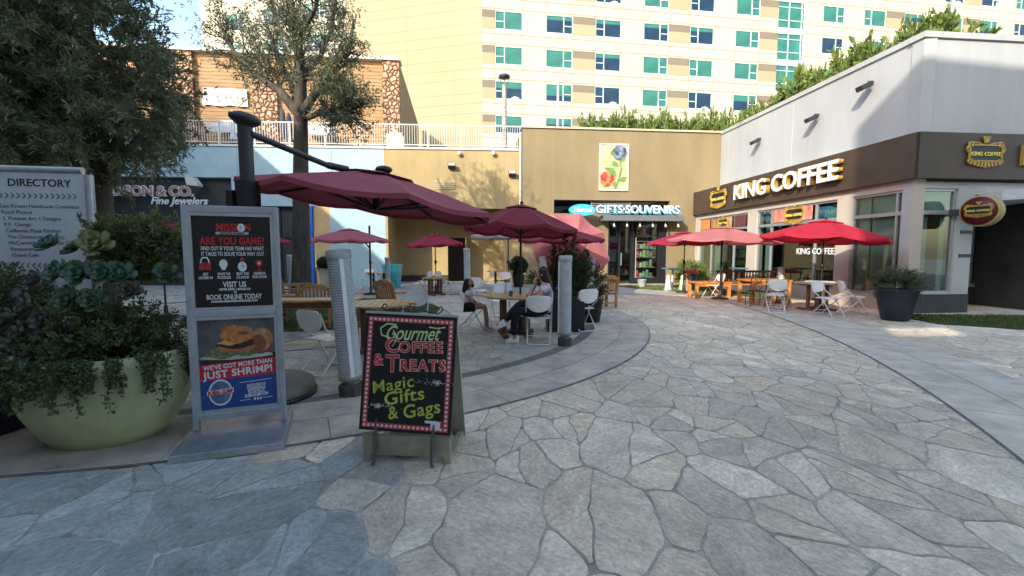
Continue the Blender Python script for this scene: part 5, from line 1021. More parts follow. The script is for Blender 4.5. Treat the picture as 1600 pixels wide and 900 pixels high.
for cx, cz in ((.83, .565), (.20, .79)):
    for i in range(70): r_ = random.random()**2*.10; a = random.uniform(0, 2*PI); s_ = .0015+.0015*random.random(); x, z = -bw_/2+bw_*cx+r_*2*math.cos(a), bh*(1-cz)+r_*.3*math.sin(a); h.box(x-s_, x+s_, -.0136, -.0122, z-s_, z+s_)
    for i in range(8): a = i*PI/4; h.bar((-bw_/2+bw_*cx, -.0135, bh*(1-cz)), (-bw_/2+bw_*cx+.022*math.cos(a), -.0135, bh*(1-cz)+.022*math.sin(a)), .003)
obj('sparkle', h, M_wh, pb)
h = MB(); h.M = at(.83, .92); h.slab([(-.02, -.035), (.035, -.035), (.04, .025), (.0, .03), (-.02, .03), (-.075, .03), (-.08, .02), (-.075, .012), (-.03, .01), (-.035, -.005), (-.03, -.02)], 0, .0015); h.cur = 1; h.box(.04, .055, -.038, .03, 0, .002); h.cur = 2
for q in (0, 1, 2): h.box(-.026, .004, -.004-.012*q, -.002-.012*q, .0015, .0022)
obj('pointing_hand', h, [M_wh, M_rb, M_ink], pb)
M_iron = mat('worn grey iron', (.10, .10, .10), .5, .2, 20, metal=.4)
h = MB(); h.M = lean; h.box(-bw_/2-.005, bw_/2+.005, -.02, .03, bh, bh+.018); obj('top_rail', h, M_alum, af)
h = MB(); h.M = lean
for s_ in (-1, 1): h.tube([(0, .005, bh+.02), (s_*.06, .005, bh+.045), (s_*.12, .005, bh+.03), (s_*.2, .005, bh+.022), (s_*.235, .005, bh+.05), (s_*.22, .005, bh+.075), (s_*.195, .005, bh+.065), (s_*.205, .005, bh+.05)], .006, 6)
h.tube([(0, .005, bh+.02), (.0, .005, bh+.06), (.03, .005, bh+.085), (-.03, .005, bh+.085), (0, .005, bh+.06)], .005, 6); obj('scroll_top', h, M_black, af)
for s_ in (-1, 1): obj('leg', MB().tube([lean @ Vector((s_*.22, .02, .25)), (s_*.215, -.02, .2), (s_*.215, -.055, .03), (s_*.225, -.07, 0)], .013, 8), M_iron, af)
h = MB(); h.M = Matrix.Translation((0.02, .52, 0)) @ Matrix.Rotation(R(16), 4, 'X'); h.box(-.33, .33, 0, .025, .0, 1.08); obj('rear_board', h, mat('weathered ply', (.40, .38, .33), .8, .15, 3), af)
h = MB(); h.box(-.32, -.27, .0, .5, .0, .05); h.box(.29, .34, .0, .5, .0, .05); h.box(-.32, .34, .0, .03, .05, .2); obj('bottom_frame', h, mat('weathered wood', (.30, .27, .20), .8, .2, 5), af)
# sandbag under the sign
sb = MB(); prof = [(.001, 0), (.19, .0), (.24, .05), (.22, .11), (.12, .15), (.001, .165)]; sb.lathe(prof, 20, ell=(1.1, .65)); o = obj('sandbag', sb, mat('tan canvas', (.24, .20, .13), .9, .15, 8, .4, 60)); tag(o, 'tan canvas sandbag weighting the a-frame sign from below', 'sandbag'); o.location = AM @ Vector((.05, .24, 0)); o.rotation_euler.z = .2
# directory sign
DM = Matrix.Translation((-4.75, 4.35, 0)) @ Matrix.Rotation(R(10), 4, 'Z')
ds = thing('directory_sign', 'white directory board with silver frame behind the left planter', 'sign', M=DM); zt = 2.36; xr = .62
h = MB(); obj('post', MB().cyl((xr, 0, .0), (xr, 0, zt-.06), .035, n=14), M_alum, ds); obj('post', MB().cyl((-.62, 0, .0), (-.62, 0, zt-.06), .035, n=14), M_alum, ds); obj('top_bar', MB().cyl((-.60, 0, zt-.02), (.57, 0, zt-.02), .035, n=14), M_alum, ds)
obj('board', MB().box(-.59, .585, -.015, .015, .5, zt-.05), mat('board pale', (.50, .53, .56), .5, .03), ds)
dt = lambda x, z: TM(x, -.018, z); 
h = fit('DIRECTORY', .10, .52, .001); text('DIRECTORY', .10, dt(.21, zt-.15), M_ink, ds, ext=.001, bold=.001, sx=h)
M_gi = mat('grey print', (.12, .13, .16), .6, 0); h = MB()
def chev(x, z, d): h.bar((x, -.018, z+.025), (x+.022*d, -.018, z), .007, .004, up=(0, 1, 0)); h.bar((x+.022*d, -.018, z), (x, -.018, z-.025), .007, .004, up=(0, 1, 0))
for i in range(22): chev(-.5+i*.047, zt-.27, 1)
for i in range(16): chev(-.35+i*.047, zt-.94, -1)
obj('chevrons', h, M_gi, ds)
for i, l in enumerate(('Last Kreem Handmade Cosmetics', 'Fossil Photos', 'S. Preston Art + Designs', 'P.F. Changs', 'California Pizza Kitchen', 'The Cheesecake Factory', 'McCormick & Schmicks Grille', 'Restaurant', 'Grand Cafe')): text(l, .05, dt(-.13+.008*i, zt-.37-.0585*i), M_gi, ds, ext=.0008, ax='LEFT', sx=.95)
for i, l in enumerate(('Luggage', 'Fine Jewelers')): text(l, .05, dt(.02, zt-1.04-.06*i), M_gi, ds, ext=.0008, ax='LEFT')
# ============================================================ PLANTS
def leafm(n, c, c2, isl=.35, rough=.55, tr=.2): return mat(n, c, rough, .1, 1.5, col2=c2, island=isl, trans=tr, spec=.3)
L_dark = leafm('dark olive leaf', (.19, .205, .11), (.09, .11, .055)); L_tree = leafm('grey green leaf', (.15, .17, .09), (.09, .11, .06)); L_hedge = leafm('bright hedge leaf', (.17, .21, .035), (.08, .13, .03)); L_shrub = leafm('shrub leaf', (.05, .075, .03), (.025, .045, .02)); L_vine = leafm('vine leaf', (.10, .135, .05), (.055, .08, .03)); L_olive = leafm('yellow green leaf', (.17, .18, .06), (.10, .12, .04))
M_bark = mat('grey bark', (.075, .062, .048), .9, .3, 6, .6, 25, stretch=(1, 1, .25)); M_twig = mat('twig', (.085, .065, .05), .9, .2, 8)
def unit(v): v = np.asarray(v, float); return v/max(np.linalg.norm(v), 1e-9)
def twigs(starts, n, length, leaves, spread, droop=0, lr=.0, thick=.006):
    """curved twigs from start points; returns segments, leaf positions, leaf directions"""
    segs, P, D = [], [], []
    for _ in range(n):
        s, d = starts[RNG.integers(len(starts))]; p = np.array(s, float); d = unit(unit(d)+RNG.normal(0, spread, 3)); L = length*RNG.uniform(.6, 1.3); k = 5
        for i in range(k):
            q = p+d*L/k; segs.append((p, q, thick*(1-.15*i), thick*(1-.15*(i+1))))
            m = max(1, leaves//k)
            t = RNG.random(m)[:, None]; P.append(p+(q-p)*t+RNG.normal(0, lr, (m, 3))); D.append(d*.9+RNG.normal(0, .6, (m, 3)))
            p = q; d = unit(d+RNG.normal(0, .22, 3)+np.array([0, 0, -droop]))
    return segs, np.concatenate(P), np.concatenate(D)
# big dark tree at the left
lt = thing('olive_tree', 'large dark dense leafed tree filling the upper left corner', 'tree', (-6.9, 7.6, 0)); C0 = np.array([-.15, .1, 4.9])
tr = MB(); tr.tube([(0, 0, 0), (.05, 0, 1.2), (-.05, .1, 2.4), (.1, 0, 3.6)], [.2, .16, .14, .1], 12)
for a in range(7): an = a*.9; q_ = .45 if math.cos(an) > .1 else 1; tr.tube([(0, .05, 2.6+.15*a), (.8*q_*math.cos(an), .8*math.sin(an), 3.4+.2*a), (1.3*q_*math.cos(an), 1.2*math.sin(an), 4.0+.25*a)], [.09, .06, .02], 8)
obj('trunk', tr, M_bark, lt)
starts = []
for i in range(2600):
    u_ = unit(RNG.normal(size=3)); r_ = RNG.random()**.45; p = C0+u_*r_*np.array([2.75, 2.3, 2.9])
    if p[2] < 2.35+.25*max(0, -p[0]): continue
    q = np.array([-6.9, 7.6, 0])+p; yc = q[1]; px_ = 800+700*q[0]/yc; py_ = 394-(q[2]-1.55)*700/yc
    lim = np.interp(py_, [-60, 60, 130, 200, 250, 290, 320], [225, 225, 270, 285, 230, 165, 120])
    if px_ > lim+25*RNG.normal() or (px_ > lim-110 and RNG.random() < .5): continue
    starts.append((p, u_+np.array([.1, -.1, .1])))
sg, P, D = twigs(starts, 3300, .55, 60, .55, .06, .02, .006)
obj('branches', segmesh('branches', sg, M_twig, 4), None, lt); obj('crown', leafmesh('crown', P, D, .10, .024, L_dark), None, lt)
# central tree
tx = G(470, 478); ct = thing('plaza_tree', 'tall sparse tree with thick straight trunk in the round lawn', 'tree', (-6.0, 12.75, 0)); tr = MB()
def tp(px, py, dy=0): p = W(px, py, 12.75+dy); return (p.x+6.0, dy, p.z)
fork = tp(470, 182)
tr.tube([(0, 0, 0), tp(471, 440), tp(471, 400), tp(470, 300), fork], [.32, .27, .245, .21, .18], 20)
limbs = [([fork, tp(440, 145, .2), tp(395, 112, .4), tp(365, 80, .6), tp(345, 40, .7)], [.15, .12, .09, .06, .035]), ([fork, tp(470, 130), tp(466, 70, -.1), tp(455, 10, -.2), tp(448, -50, -.2)], [.19, .15, .12, .09, .05]), ([fork, tp(490, 150, -.3), tp(520, 118, -.5), tp(545, 80, -.7), tp(553, 30, -.8)], [.14, .11, .08, .055, .03]),
         ([tp(473, 186), tp(505, 175, -.4), tp(535, 176, -.7), tp(560, 160, -1)], [.09, .07, .045, .02]), ([tp(464, 80), tp(435, 40, .5), tp(420, -10, .9)], [.07, .05, .03]), ([fork, tp(455, 130, 1.0), tp(430, 80, 1.7), tp(415, 30, 2.0)], [.11, .08, .05, .03]), ([tp(470, 120), tp(500, 90, .9), tp(520, 40, 1.5), tp(525, -20, 1.6)], [.10, .07, .05, .03]), ([tp(466, 60), tp(490, 20, -.8), tp(505, -30, -1.2)], [.07, .05, .03])]
starts = []
for pts, rs in limbs:
    tr.tube(pts, rs, 9)
    for (a, b) in zip(pts[1:], pts[2:]):
        for t_ in np.linspace(0, 1, 5):
            p = np.array(a)*(1-t_)+np.array(b)*t_; starts.append((p, unit(p-np.array([0, 0, 5.4]))*1.0+np.array([0, 0, .25])))
for t_ in np.linspace(.3, 1, 9): starts.append((np.array(tp(505+50*t_, 176-12*t_*t_, -.4-.5*t_)), unit(RNG.normal(0, 1, 3))))
obj('trunk', tr, M_bark, ct, bev=0)
sub = []; st2 = []
for _ in range(330):
    s, d = starts[RNG.integers(len(starts))]; p = np.array(s); d = unit(np.array(d)+RNG.normal(0, .75, 3)); L = RNG.uniform(.7, 1.7); k = 4
    for i in range(k): q = p+d*L/k; sub.append((p, q, .022*(1-.2*i), .022*(1-.2*(i+1)))); p = q; d = unit(d+RNG.normal(0, .25, 3)+np.array([0, 0, .08])); st2.append((p, d))
def incrown(p): return ((p[0]+.3)/2.4)**2+((p[2]-7.5)/2.95)**2+(p[1]/2.4)**2 < 1 and p[2] > 5.0 or math.dist(p, tp(540, 172, -.7)) < .85 or math.dist(p, tp(385, 100, .4)) < .8
st2 = [s for s in st2 if incrown(s[0])]; sub = [s for s in sub if incrown(s[1])]
sg, P, D = twigs(st2, 1700, .42, 15, .8, 0, .04, .004)
obj('branches', segmesh('branches', sub+sg, M_twig, 4), None, ct); obj('crown', leafmesh('crown', P, D, .085, .036, L_tree), None, ct)
# roof hedge shrubs
def shrub_mesh(hgt, wd, n, seed, m, ll=.09, lw=.05):
    starts = [((RNG.normal(0, wd*.22), RNG.normal(0, .12), RNG.uniform(0, hgt*.55)), (RNG.normal(0, .35), RNG.normal(0, .3), 1)) for _ in range(24)]
    sg, P, D = twigs(starts, n, hgt*.5, 26, .35, 0, .03, .008); return segmesh('stems', sg, M_twig, 4), leafmesh('foliage', P, D, ll, lw, m)
SH = [shrub_mesh(1.25, 1.3, 70, i, L_hedge, .17, .08) for i in range(4)]
def shrub(name, label, loc, sm, s=(1, 1, 1), group=None, rz=0):
    t = thing(name, label, 'shrub', loc, rz, group); t.scale = s; obj('stems', sm[0], None, t); obj('foliage', sm[1], None, t); return t
i = 0
hl = 'leafy green roof shrub, number'
spots_h = [(916, 24.0), (938, 24), (960, 24), (984, 24), (1008, 24), (1030, 24), (1052, 24), (1076, 24), (1100, 24), (1122, 23.8), (1145, 22.5), (1168, 21.3), (1190, 20), (1215, 19), (1240, 18), (1266, 17), (1292, 16), (1322, 15), (1352, 14.3), (1384, 13.6)]
spots_h += [(1412, 13.3), (1440, 13.3), (1475, 13.3), (1540, 13.2), (1592, 13.0)]
def ord_(k): return ['first', 'second', 'third', 'fourth', 'fifth', 'sixth', 'seventh', 'eighth', 'ninth', 'tenth', 'eleventh', 'twelfth', 'thirteenth', 'fourteenth', 'fifteenth', 'sixteenth', 'seventeenth', 'eighteenth', 'nineteenth', 'twentieth', 'twenty first', 'twenty second', 'twenty third', 'twenty fourth', 'twenty fifth'][k]
struct('shop_roof', MB().slab([(.5, 22.1), (9.3, 22.9), (10.5, 22.9), (10.2, 11.6), (20, 12.5), (24, 28), (.5, 28)], 6.25, 6.45), mat('grey roof membrane', (.3, .3, .3), .9, .1, 1))
for i, (px, Y) in enumerate(spots_h):
    x = (px-800)/700*Y; base = 6.45; s = 1.25
    if Y < 23.9: x = max(x, 10.6 if Y > 13.4 else x); zt = W(px, [0, 0][0]+ (208-(px-1122)*.493 if px < 1420 else 66)-34, Y).z; s = max(.9, (zt-base)/1.25)
    else: s = (W(px, 168+10*math.sin(i*2.1), Y).z-base)/1.25
    if px in (1540, 1592): s *= .72
    elif 1180 < px < 1500: s *= 1.12+.25*math.sin(i*1.9)
    shrub('roof_shrub', 'green leafy roof top shrub, %s from the left along the shop parapet' % ord_(i), (x, Y, base), SH[i % 4], (min(s, 1.0), min(s, 1.1), s*.85), 'shrubs along the shop roof', random.uniform(0, 6))
# flag / light masts on the roof
for px, pyt, Y, lb in ((872, 127, 23.5, 'thin grey mast with guy wire rising behind the khaki wall'), (1491, -20, 15.5, 'thick grey mast with guy wire above the coffee shop roof')):
    p = W(px, pyt, Y); t = thing('roof_mast', lb, 'mast', (p.x, Y, 6.45)); h_ = p.z-6.45; obj('pole', MB().cyl((0, 0, 0), (0, 0, h_), .075, .065, 12), M_alum, t); obj('guy_wire', MB().cyl((0, 0, h_*.55), (-h_*.28, 0, 0), .01, n=5), M_char, t)
# potted plants
def pot(par, r0, r1, hh, m, name='pot', soil=True):
    o = obj(name, MB().lathe([(r0*.9, 0), (r0, .02), ((r0+r1)/2*1.02, hh*.5), (r1, hh-.03), (r1+.015, hh-.02), (r1+.015, hh), (r1-.03, hh), (r1-.04, hh-.08)], 36), m, par); obj('soil', MB().lathe([(.001, hh-.08), (r1-.035, hh-.08)], 24), mat('potting soil', (.04, .03, .02), .95, .2), o); return o
def bush(par, c, rx, rz_, n, ln, lv, m, ll, lw, name='foliage', up=.3, shell=.5, thick=.005, droop=0):
    starts = []
    for _ in range(max(60, n//2)):
        u_ = unit(RNG.normal(size=3)); r_ = RNG.uniform(shell, 1)**.6*.75; starts.append((np.array(c)+u_*r_*np.array([rx, rx, rz_]), u_+np.array([0, 0, up])))
    sg, P, D = twigs(starts, n, ln, lv, .4, droop, .012, thick); obj('stems', segmesh('stems', sg, M_twig, 4), None, par); obj(name, leafmesh(name, P, D, ll, lw, m), None, par)
# dark shrubs behind the woman
sp_ = G(885, 505); t = thing('potted_shrub', 'tall dark conifer like shrubs in a black square planter behind the pillar', 'plant', (1.05, 8.9, 0)); obj('planter', MB().slab([(-.36, -.3), (.36, -.3), (.36, .3), (-.36, .3)], 0, .72), M_black, t, bev=.02)
starts = [((RNG.uniform(-.25, .35), RNG.uniform(-.2, .2), RNG.uniform(.7, 1.35)), (RNG.normal(0, .5), RNG.normal(0, .4), .8)) for _ in range(110)]; sg, P, D = twigs(starts, 330, .30, 55, .35, .02, .006, .005)
for sx_, hh_ in ((-.22, 1.72), (.0, 1.98), (.18, 1.93), (.42, 1.6)):
    for k in range(26): z = .75+(hh_-.75)*k/26; a = k*2.4; L = .30*(1-k/28); s1, P1, D1 = twigs([((sx_, 0, z), (math.cos(a), math.sin(a), .5))], 2, L, 34, .15, -.05, .004, .004); sg += s1; P = np.concatenate([P, P1]); D = np.concatenate([D, D1])
    sg.append((np.array([sx_, 0, .7]), np.array([sx_, 0, hh_]), .012, .004))
obj('stems', segmesh('stems', sg, M_twig, 4), None, t); obj('foliage', leafmesh('foliage', P, D, .05, .012, L_shrub), None, t)
pf = MB()
for k in range(16):
    a = 2.2+k*.16-.8; L = .5+.15*random.random(); b0 = Vector((-.35, -.05, .85)); d = Vector((math.cos(a)*.9, -.3*random.random(), .9*abs(math.sin(a))+.25)).normalized(); s_ = d.cross(Vector((0, 1, 0))).normalized()*.022; pf.add([b0-s_*.3, b0+s_*.3, b0+d*L*.6+s_, b0+d*L+Vector((0, 0, -.06)), b0+d*L*.6-s_], [(0, 1, 2, 3, 4)])
obj('strap_leaves', pf, L_shrub, t)
t = thing('potted_shrub', 'smaller dark red leaved shrub just left of the slatted armchair', 'plant', (1.75, 9.9, 0)); pot(t, .2, .27, .5, M_black); bush(t, (0, 0, .85), .32, .45, 90, .25, 30, L_shrub, .05, .025)
def topiary(label, px, py, Y, pm, r=.3, ph=.55):
    p = W(px, py, Y); t = thing('topiary', label, 'plant', (p.x, Y, 0), group='ball topiaries in pots'); pot(t, .2, .28, ph, pm); bush(t, (0, 0, p.z), r, r, 520, .10, 30, L_shrub, .06, .035, 'ball', 0, .9); obj('trunk', MB().cyl((0, 0, ph-.08), (0, 0, p.z), .025, n=8), M_bark, t)
topiary('round ball topiary in a dark pot in front of the shaded khaki wall', 810, 415, 20, M_char, .42); topiary('ball topiary in a cream pot beside the tall tree', 509, 414, 18, mat('cream pot', (.42, .40, .32), .7, .06), .3, .9)
t = thing('planter', 'tall turquoise square tapered planter against the tan recess', 'planter', (G(620, 448).x, 19.4, 0)); h = MB(); b_, c_, H_ = .27, .36, 1.02; h.add([(-b_, -b_, 0), (b_, -b_, 0), (b_, b_, 0), (-b_, b_, 0), (-c_, -c_, H_), (c_, -c_, H_), (c_, c_, H_), (-c_, c_, H_)], [(0, 3, 2, 1), (0, 1, 5, 4), (1, 2, 6, 5), (2, 3, 7, 6), (3, 0, 4, 7)]); h.box(-c_+.03, c_-.03, -c_+.03, c_-.03, H_-.12, H_-.1); obj('pot', h, mat('turquoise glaze', (.06, .45, .50), .35, .08, 3), t, bev=.02); obj('rim', MB().box(-c_-.01, c_+.01, -c_-.01, -c_+.04, H_-.04, H_+.01).box(-c_-.01, c_+.01, c_-.04, c_+.01, H_-.04, H_+.01).box(-c_-.01, -c_+.04, -c_+.04, c_-.04, H_-.04, H_+.01).box(c_-.04, c_+.01, -c_+.04, c_-.04, H_-.04, H_+.01), mat('turquoise glaze', (0, 0, 0)), t)
t = thing('planter', 'dark planter with low grassy bush at the coffee shop corner', 'planter', (8.75, 10.15, 0)); pot(t, .26, .40, .72, mat('navy planter', (.018, .022, .035), .45, .1)); bush(t, (0, 0, .80), .42, .26, 260, .26, 40, leafm('dusty green leaf', (.10, .12, .06), (.06, .08, .04)), .06, .012, up=.5)
t = thing('flower_bed', 'spiky green plants against the sunlit khaki wall by the gift shop', 'plant', (W(1080, 415, 20.8).x, 20.8, 0)); bush(t, (0, 0, .55), .75, .55, 260, .35, 26, L_hedge, .12, .03, up=.8)
# souvenir stand items in front of the gift shop
def garden(label, px, py, Y, kind, c, s=1):
    p = W(px, py, Y); t = thing({'bath': 'bird_bath', 'bucket': 'bucket', 'parasol': 'small_parasol', 'figure': 'garden_ornament'}[kind], label, {'bath': 'ornament', 'bucket': 'bucket', 'parasol': 'parasol', 'figure': 'ornament'}[kind], (p.x, Y, 0)); m = mat('ornament '+str(c), c, .5, .1)
    if kind == 'bath': obj('basin', MB().lathe([(.05, p.z-.05), (.42*s, p.z-.01), (.45*s, p.z+.03), (.38*s, p.z+.02), (.001, p.z-.01)], 24), m, t); obj('stem', MB().lathe([(.16, 0), (.15, .04), (.04, .12), (.04, p.z-.05)], 14), M_wpaint, t)
    if kind == 'bucket': obj('body', MB().lathe([(.14, 0), (.2, .35), (.21, .36), (.18, .36), (.13, .05)], 18), m, t); obj('handle', MB().tube([(-.2, 0, .35), (-.12, 0, .5), (.12, 0, .5), (.2, 0, .35)], .01, 6), M_char, t)
    if kind == 'figure': obj('body', MB().lathe([(.12, 0), (.14, .1), (.09, .3), (.1, .42), (.06, .5), (.08, .58), (.001, .66)], 14), m, t); obj('base', MB().box(-.16, .16, -.16, .16, 0, .05), M_wpaint, t)
    if kind == 'parasol': obj('canopy', MB().lathe([(.34, p.z-.08), (.3, p.z), (.16, p.z+.08), (.001, p.z+.11)], 20), m, t); obj('pole', MB().cyl((0, 0, 0), (0, 0, p.z), .02, n=8), M_wpaint, t)
garden('pale turquoise bird bath in front of the gift shop window', 1051, 420, 18.6, 'bath', (.25, .62, .68)); garden('second turquoise bird bath behind the slatted bench', 1154, 420, 17.3, 'bath', (.25, .55, .62), .8)
garden('small red parasol among the ornaments beside the bird bath', 1079, 424, 18.4, 'parasol', (.6, .06, .05)); garden('blue barrel shaped ornament right of the small red parasol', 1086, 440, 18.6, 'figure', (.06, .17, .45)); garden('white garden ornament under the turquoise bird bath', 1044, 440, 18.0, 'figure', (.7, .7, .68)); garden('pale green garden ornament left of the orange table', 1066, 440, 18.0, 'figure', (.4, .5, .35)); garden('brown garden ornament beside the low orange table', 1074, 440, 17.3, 'figure', (.35, .2, .12)); garden('grey metal bucket by the gift shop window', 1003, 446, 19.6, 'bucket', (.4, .42, .42))
# lawn strips
struct('lawn_strip', MB().slab([(5.2, 19.0), (8.6, 15.0), (8.95, 15.0), (8.7, 20.4), (4.6, 20.6)], .0, .025), mat('sunny turf soil', (.09, .12, .03), .95, .3, 6))
def inpoly(poly):
    def f(x, y):
        c = False
        for (x0, y0), (x1, y1) in zip(poly, poly[1:]+poly[:1]):
            if (y0 > y) != (y1 > y) and x < (x1-x0)*(y-y0)/(y1-y0)+x0: c = not c
        return c
    return f
lp2 = [(5.2, 19.0), (8.6, 15.0), (8.95, 15.0), (8.7, 20.4), (4.6, 20.6)]
o = obj('grass', leafmesh('grass', *(lambda P: (P, np.stack([RNG.normal(0, .35, len(P)), RNG.normal(0, .35, len(P)), np.ones(len(P))], 1)))(np.array([(x, y, .02) for x, y in zip(RNG.uniform(4.6, 9, 16000), RNG.uniform(15, 20.6, 16000)) if inpoly(lp2)(x, y)])), .05, .014, leafm('sunlit grass', (.15, .19, .04), (.09, .13, .03))), None); tag(o, 'sunlit strip of grass in front of the gift shop', 'grass', kind='stuff')
lp3 = [(9.3, 10.9), (9.2, 9.55), (10.4, 8.75), (12.6, 8.5), (14.5, 8.9), (14.5, 10.6), (11.8, 10.6)]
struct('corner_lawn_soil', MB().slab(lp3[::-1][::-1], .0, .03), mat('lawn soil', (0, 0, 0)))
o = obj('grass', leafmesh('grass', *(lambda P: (P, np.stack([RNG.normal(0, .35, len(P)), RNG.normal(0, .35, len(P)), np.ones(len(P))], 1)))(np.array([(x, y, .03) for x, y in zip(RNG.uniform(9, 14.6, 22000), RNG.uniform(8.4, 10.95, 22000)) if inpoly(lp3)(x, y)])), .05, .012, M_grass), None); tag(o, 'dark grass bed at the coffee shop corner', 'grass', kind='stuff')
struct('entrance_step', MB().slab([(11.85, 11.2), (15, 11.5), (15, 10.62), (11.85, 10.62)], 0, .035), M_conc)
# ---- big green planter with succulents, vines
PM = (-3.40, 3.70, 0); bp_ = thing('large_planter', 'big pale green rounded planter overflowing with succulents and vines', 'planter', PM)
M_pot = mat('pale green glazed pot', (.40, .44, .24), .5, .13, 2.6, .2, 40)
prof = [(.36, 0), (.40, .015), (.47, .10), (.57, .28), (.645, .48), (.655, .60), (.63, .70), (.59, .74), (.56, .73), (.55, .66)]
obj('pot', MB().lathe(prof, 56, ell=(1.0, .85)), M_pot, bp_); obj('soil', MB().lathe([(.001, .67), (.56, .67)], 24, ell=(1, .85)), mat('potting soil', (0, 0, 0)), bp_)
M_suc = leafm('blue green succulent', (.13, .20, .12), (.07, .13, .09), .25, .5, .1); M_suc2 = leafm('yellow edged succulent', (.30, .30, .10), (.20, .25, .13), .2, .5, .1); M_suc3 = leafm('dusky succulent', (.10, .12, .09), (.13, .09, .08), .3, .5, .1)
def rosette(mb, c, r, n=20, tilt=(0, 0), cup=.7):
    MR = Matrix.Translation(Vector(c)) @ Matrix.Rotation(tilt[0], 4, 'X') @ Matrix.Rotation(tilt[1], 4, 'Y'); old = mb.M; oldsm = mb.sm; mb.sm = True
    for i in range(n):
        q = i/n; a = i*2.4; L = r*(1-.65*q); el = .15+cup*1.5*q; mb.M = MR @ Matrix.Rotation(a, 4, 'Z') @ Matrix.Rotation(-el, 4, 'Y')
        w_ = L*.36; z0 = .01*q; vs_ = []
        for k, (f_, ww, lift) in enumerate(((.08, .25, 0), (.4, .75, .02), (.7, 1.0, .05), (.92, .75, .12), (1.0, .25, .17))):
            for s_ in (-1, 0, 1): vs_.append((L*f_, s_*w_*ww, z0+L*lift+abs(s_)*L*.07))
        for k, (f_, ww, lift) in enumerate(((.08, .25, 0), (.4, .75, .02), (.7, 1.0, .05), (.92, .75, .12), (1.0, .25, .17))): vs_.append((L*f_, 0, z0+L*lift-L*.07))
        fs = []
        for k in range(4): b = 3*k; fs += [(b, b+1, b+4, b+3), (b+1, b+2, b+5, b+4), (b, b+3, 16+k, 15+k), (b+3+2, b+2, 15+k, 16+k)]
        mb.add(vs_, fs)
    mb.M = old; mb.sm = oldsm
def wp(px, py, Y): p = W(px, py, Y); return (p.x-PM[0], Y-PM[1], p.z)
for px, py, Y, r, m, tl in ((153, 385, 3.75, .16, M_suc2, (1.0, .2)), (118, 392, 3.8, .12, M_suc, (.6, -.5)), (80, 385, 3.8, .13, M_suc, (.7, -.3)), (95, 428, 3.6, .14, M_suc, (1.0, -.3)), (130, 430, 3.55, .15, M_suc, (1.1, 0)), (165, 428, 3.55, .13, M_suc, (1.1, .2)), (190, 430, 3.6, .13, M_suc, (1.0, .3)), (225, 380, 3.9, .10, M_suc2, (.5, .5)), (60, 440, 3.7, .13, M_suc3, (1.1, -.5)), (48, 480, 3.6, .15, M_suc3, (1.2, -.6)), (38, 520, 3.55, .14, M_suc3, (1.3, -.6)), (30, 565, 3.5, .14, M_suc3, (1.4, -.5)), (60, 540, 3.5, .13, M_suc3, (1.3, -.3)), (75, 500, 3.5, .14, M_suc3, (1.2, -.2)), (110, 470, 3.5, .13, M_suc, (1.2, 0)), (260, 430, 3.75, .12, M_suc, (.9, .5)), (262, 400, 3.9, .09, M_suc3, (.9, .5)), (38, 572, 3.42, .10, M_suc, (1.5, -.2)), (125, 555, 3.38, .07, M_suc3, (1.5, .1)), (148, 470, 3.5, .12, M_suc, (1.2, .2)), (20, 500, 3.7, .13, M_suc3, (1.2, -.8)), (15, 545, 3.6, .13, M_suc3, (1.3, -.8)), (205, 455, 3.55, .11, M_suc3, (1.1, .2)), (100, 515, 3.45, .12, M_suc3, (1.3, 0))):
    h = MB(); rosette(h, wp(px, py, Y), r, 22, tl, .8 if m is not M_suc2 else .95); obj('succulent', h, m, bp_)
starts = []
for _ in range(260): u_ = unit(RNG.normal(size=3)); u_[2] = abs(u_[2]); starts.append((np.array([0, .02, .70])+u_*np.array([.55, .48, .42])*RNG.uniform(.2, .9), u_+np.array([0, 0, .4])))
sg, P, D = twigs(starts, 400, .26, 42, .5, .03, .012, .004)
# upright sprays at the back right
st3 = [(wp(px, py, 4.05), (RNG.normal(0, .2), .1, 1)) for px, py in [(x, y) for x in range(165, 280, 7) for y in (410, 430)]]; s1, P1, D1 = twigs(st3, 150, .38, 60, .22, -.05, .01, .004); sg += s1; P = np.concatenate([P, P1]); D = np.concatenate([D, D1])
obj('stems', segmesh('stems', sg, M_twig, 4), None, bp_); obj('foliage', leafmesh('foliage', P, D, .030, .02, L_vine), None, bp_)
st4 = [(wp(px, py, 3.95), (.1, -.1, 1)) for px in range(150, 285, 8) for py in (380, 410, 440)]; s1, P1, D1 = twigs(st4, 110, .25, 60, .3, 0, .01, .004); obj('olive_foliage', leafmesh('olive_foliage', P1, D1, .035, .02, L_olive), None, bp_)
# trailing vines over the rim
segs, P, D = [], [], []
for k in range(70):
    a = -PI/2+RNG.normal(0, .95); r_ = .60; p = np.array([r_*math.cos(a), r_*.85*math.sin(a), .76]); d = np.array([math.cos(a)*.5+.1, math.sin(a)*.5, -.3]); L = RNG.uniform(.10, .42); n = 9
    for i in range(n):
        q = p+unit(d)*L/n
        rr_ = math.hypot(q[0], q[1]/.85)
        if rr_ < .675: q[:2] *= .675/max(rr_, .01)
        segs.append((p.copy(), q.copy(), .004, .0035)); P.append(q+RNG.normal(0, .012, (9, 3))); D.append(RNG.normal(0, 1, (9, 3))+np.array([0, -.3, .2])); p = q; d = np.array([d[0]*.8+RNG.normal(0, .25), d[1]*.8+RNG.normal(0, .1), d[2]-.35+RNG.normal(0, .15)])
obj('trailing_stems', segmesh('trailing_stems', segs, M_twig, 4), None, bp_); obj('trailing_vines', leafmesh('trailing_vines', np.concatenate(P), np.concatenate(D), .030, .022, L_vine), None, bp_)
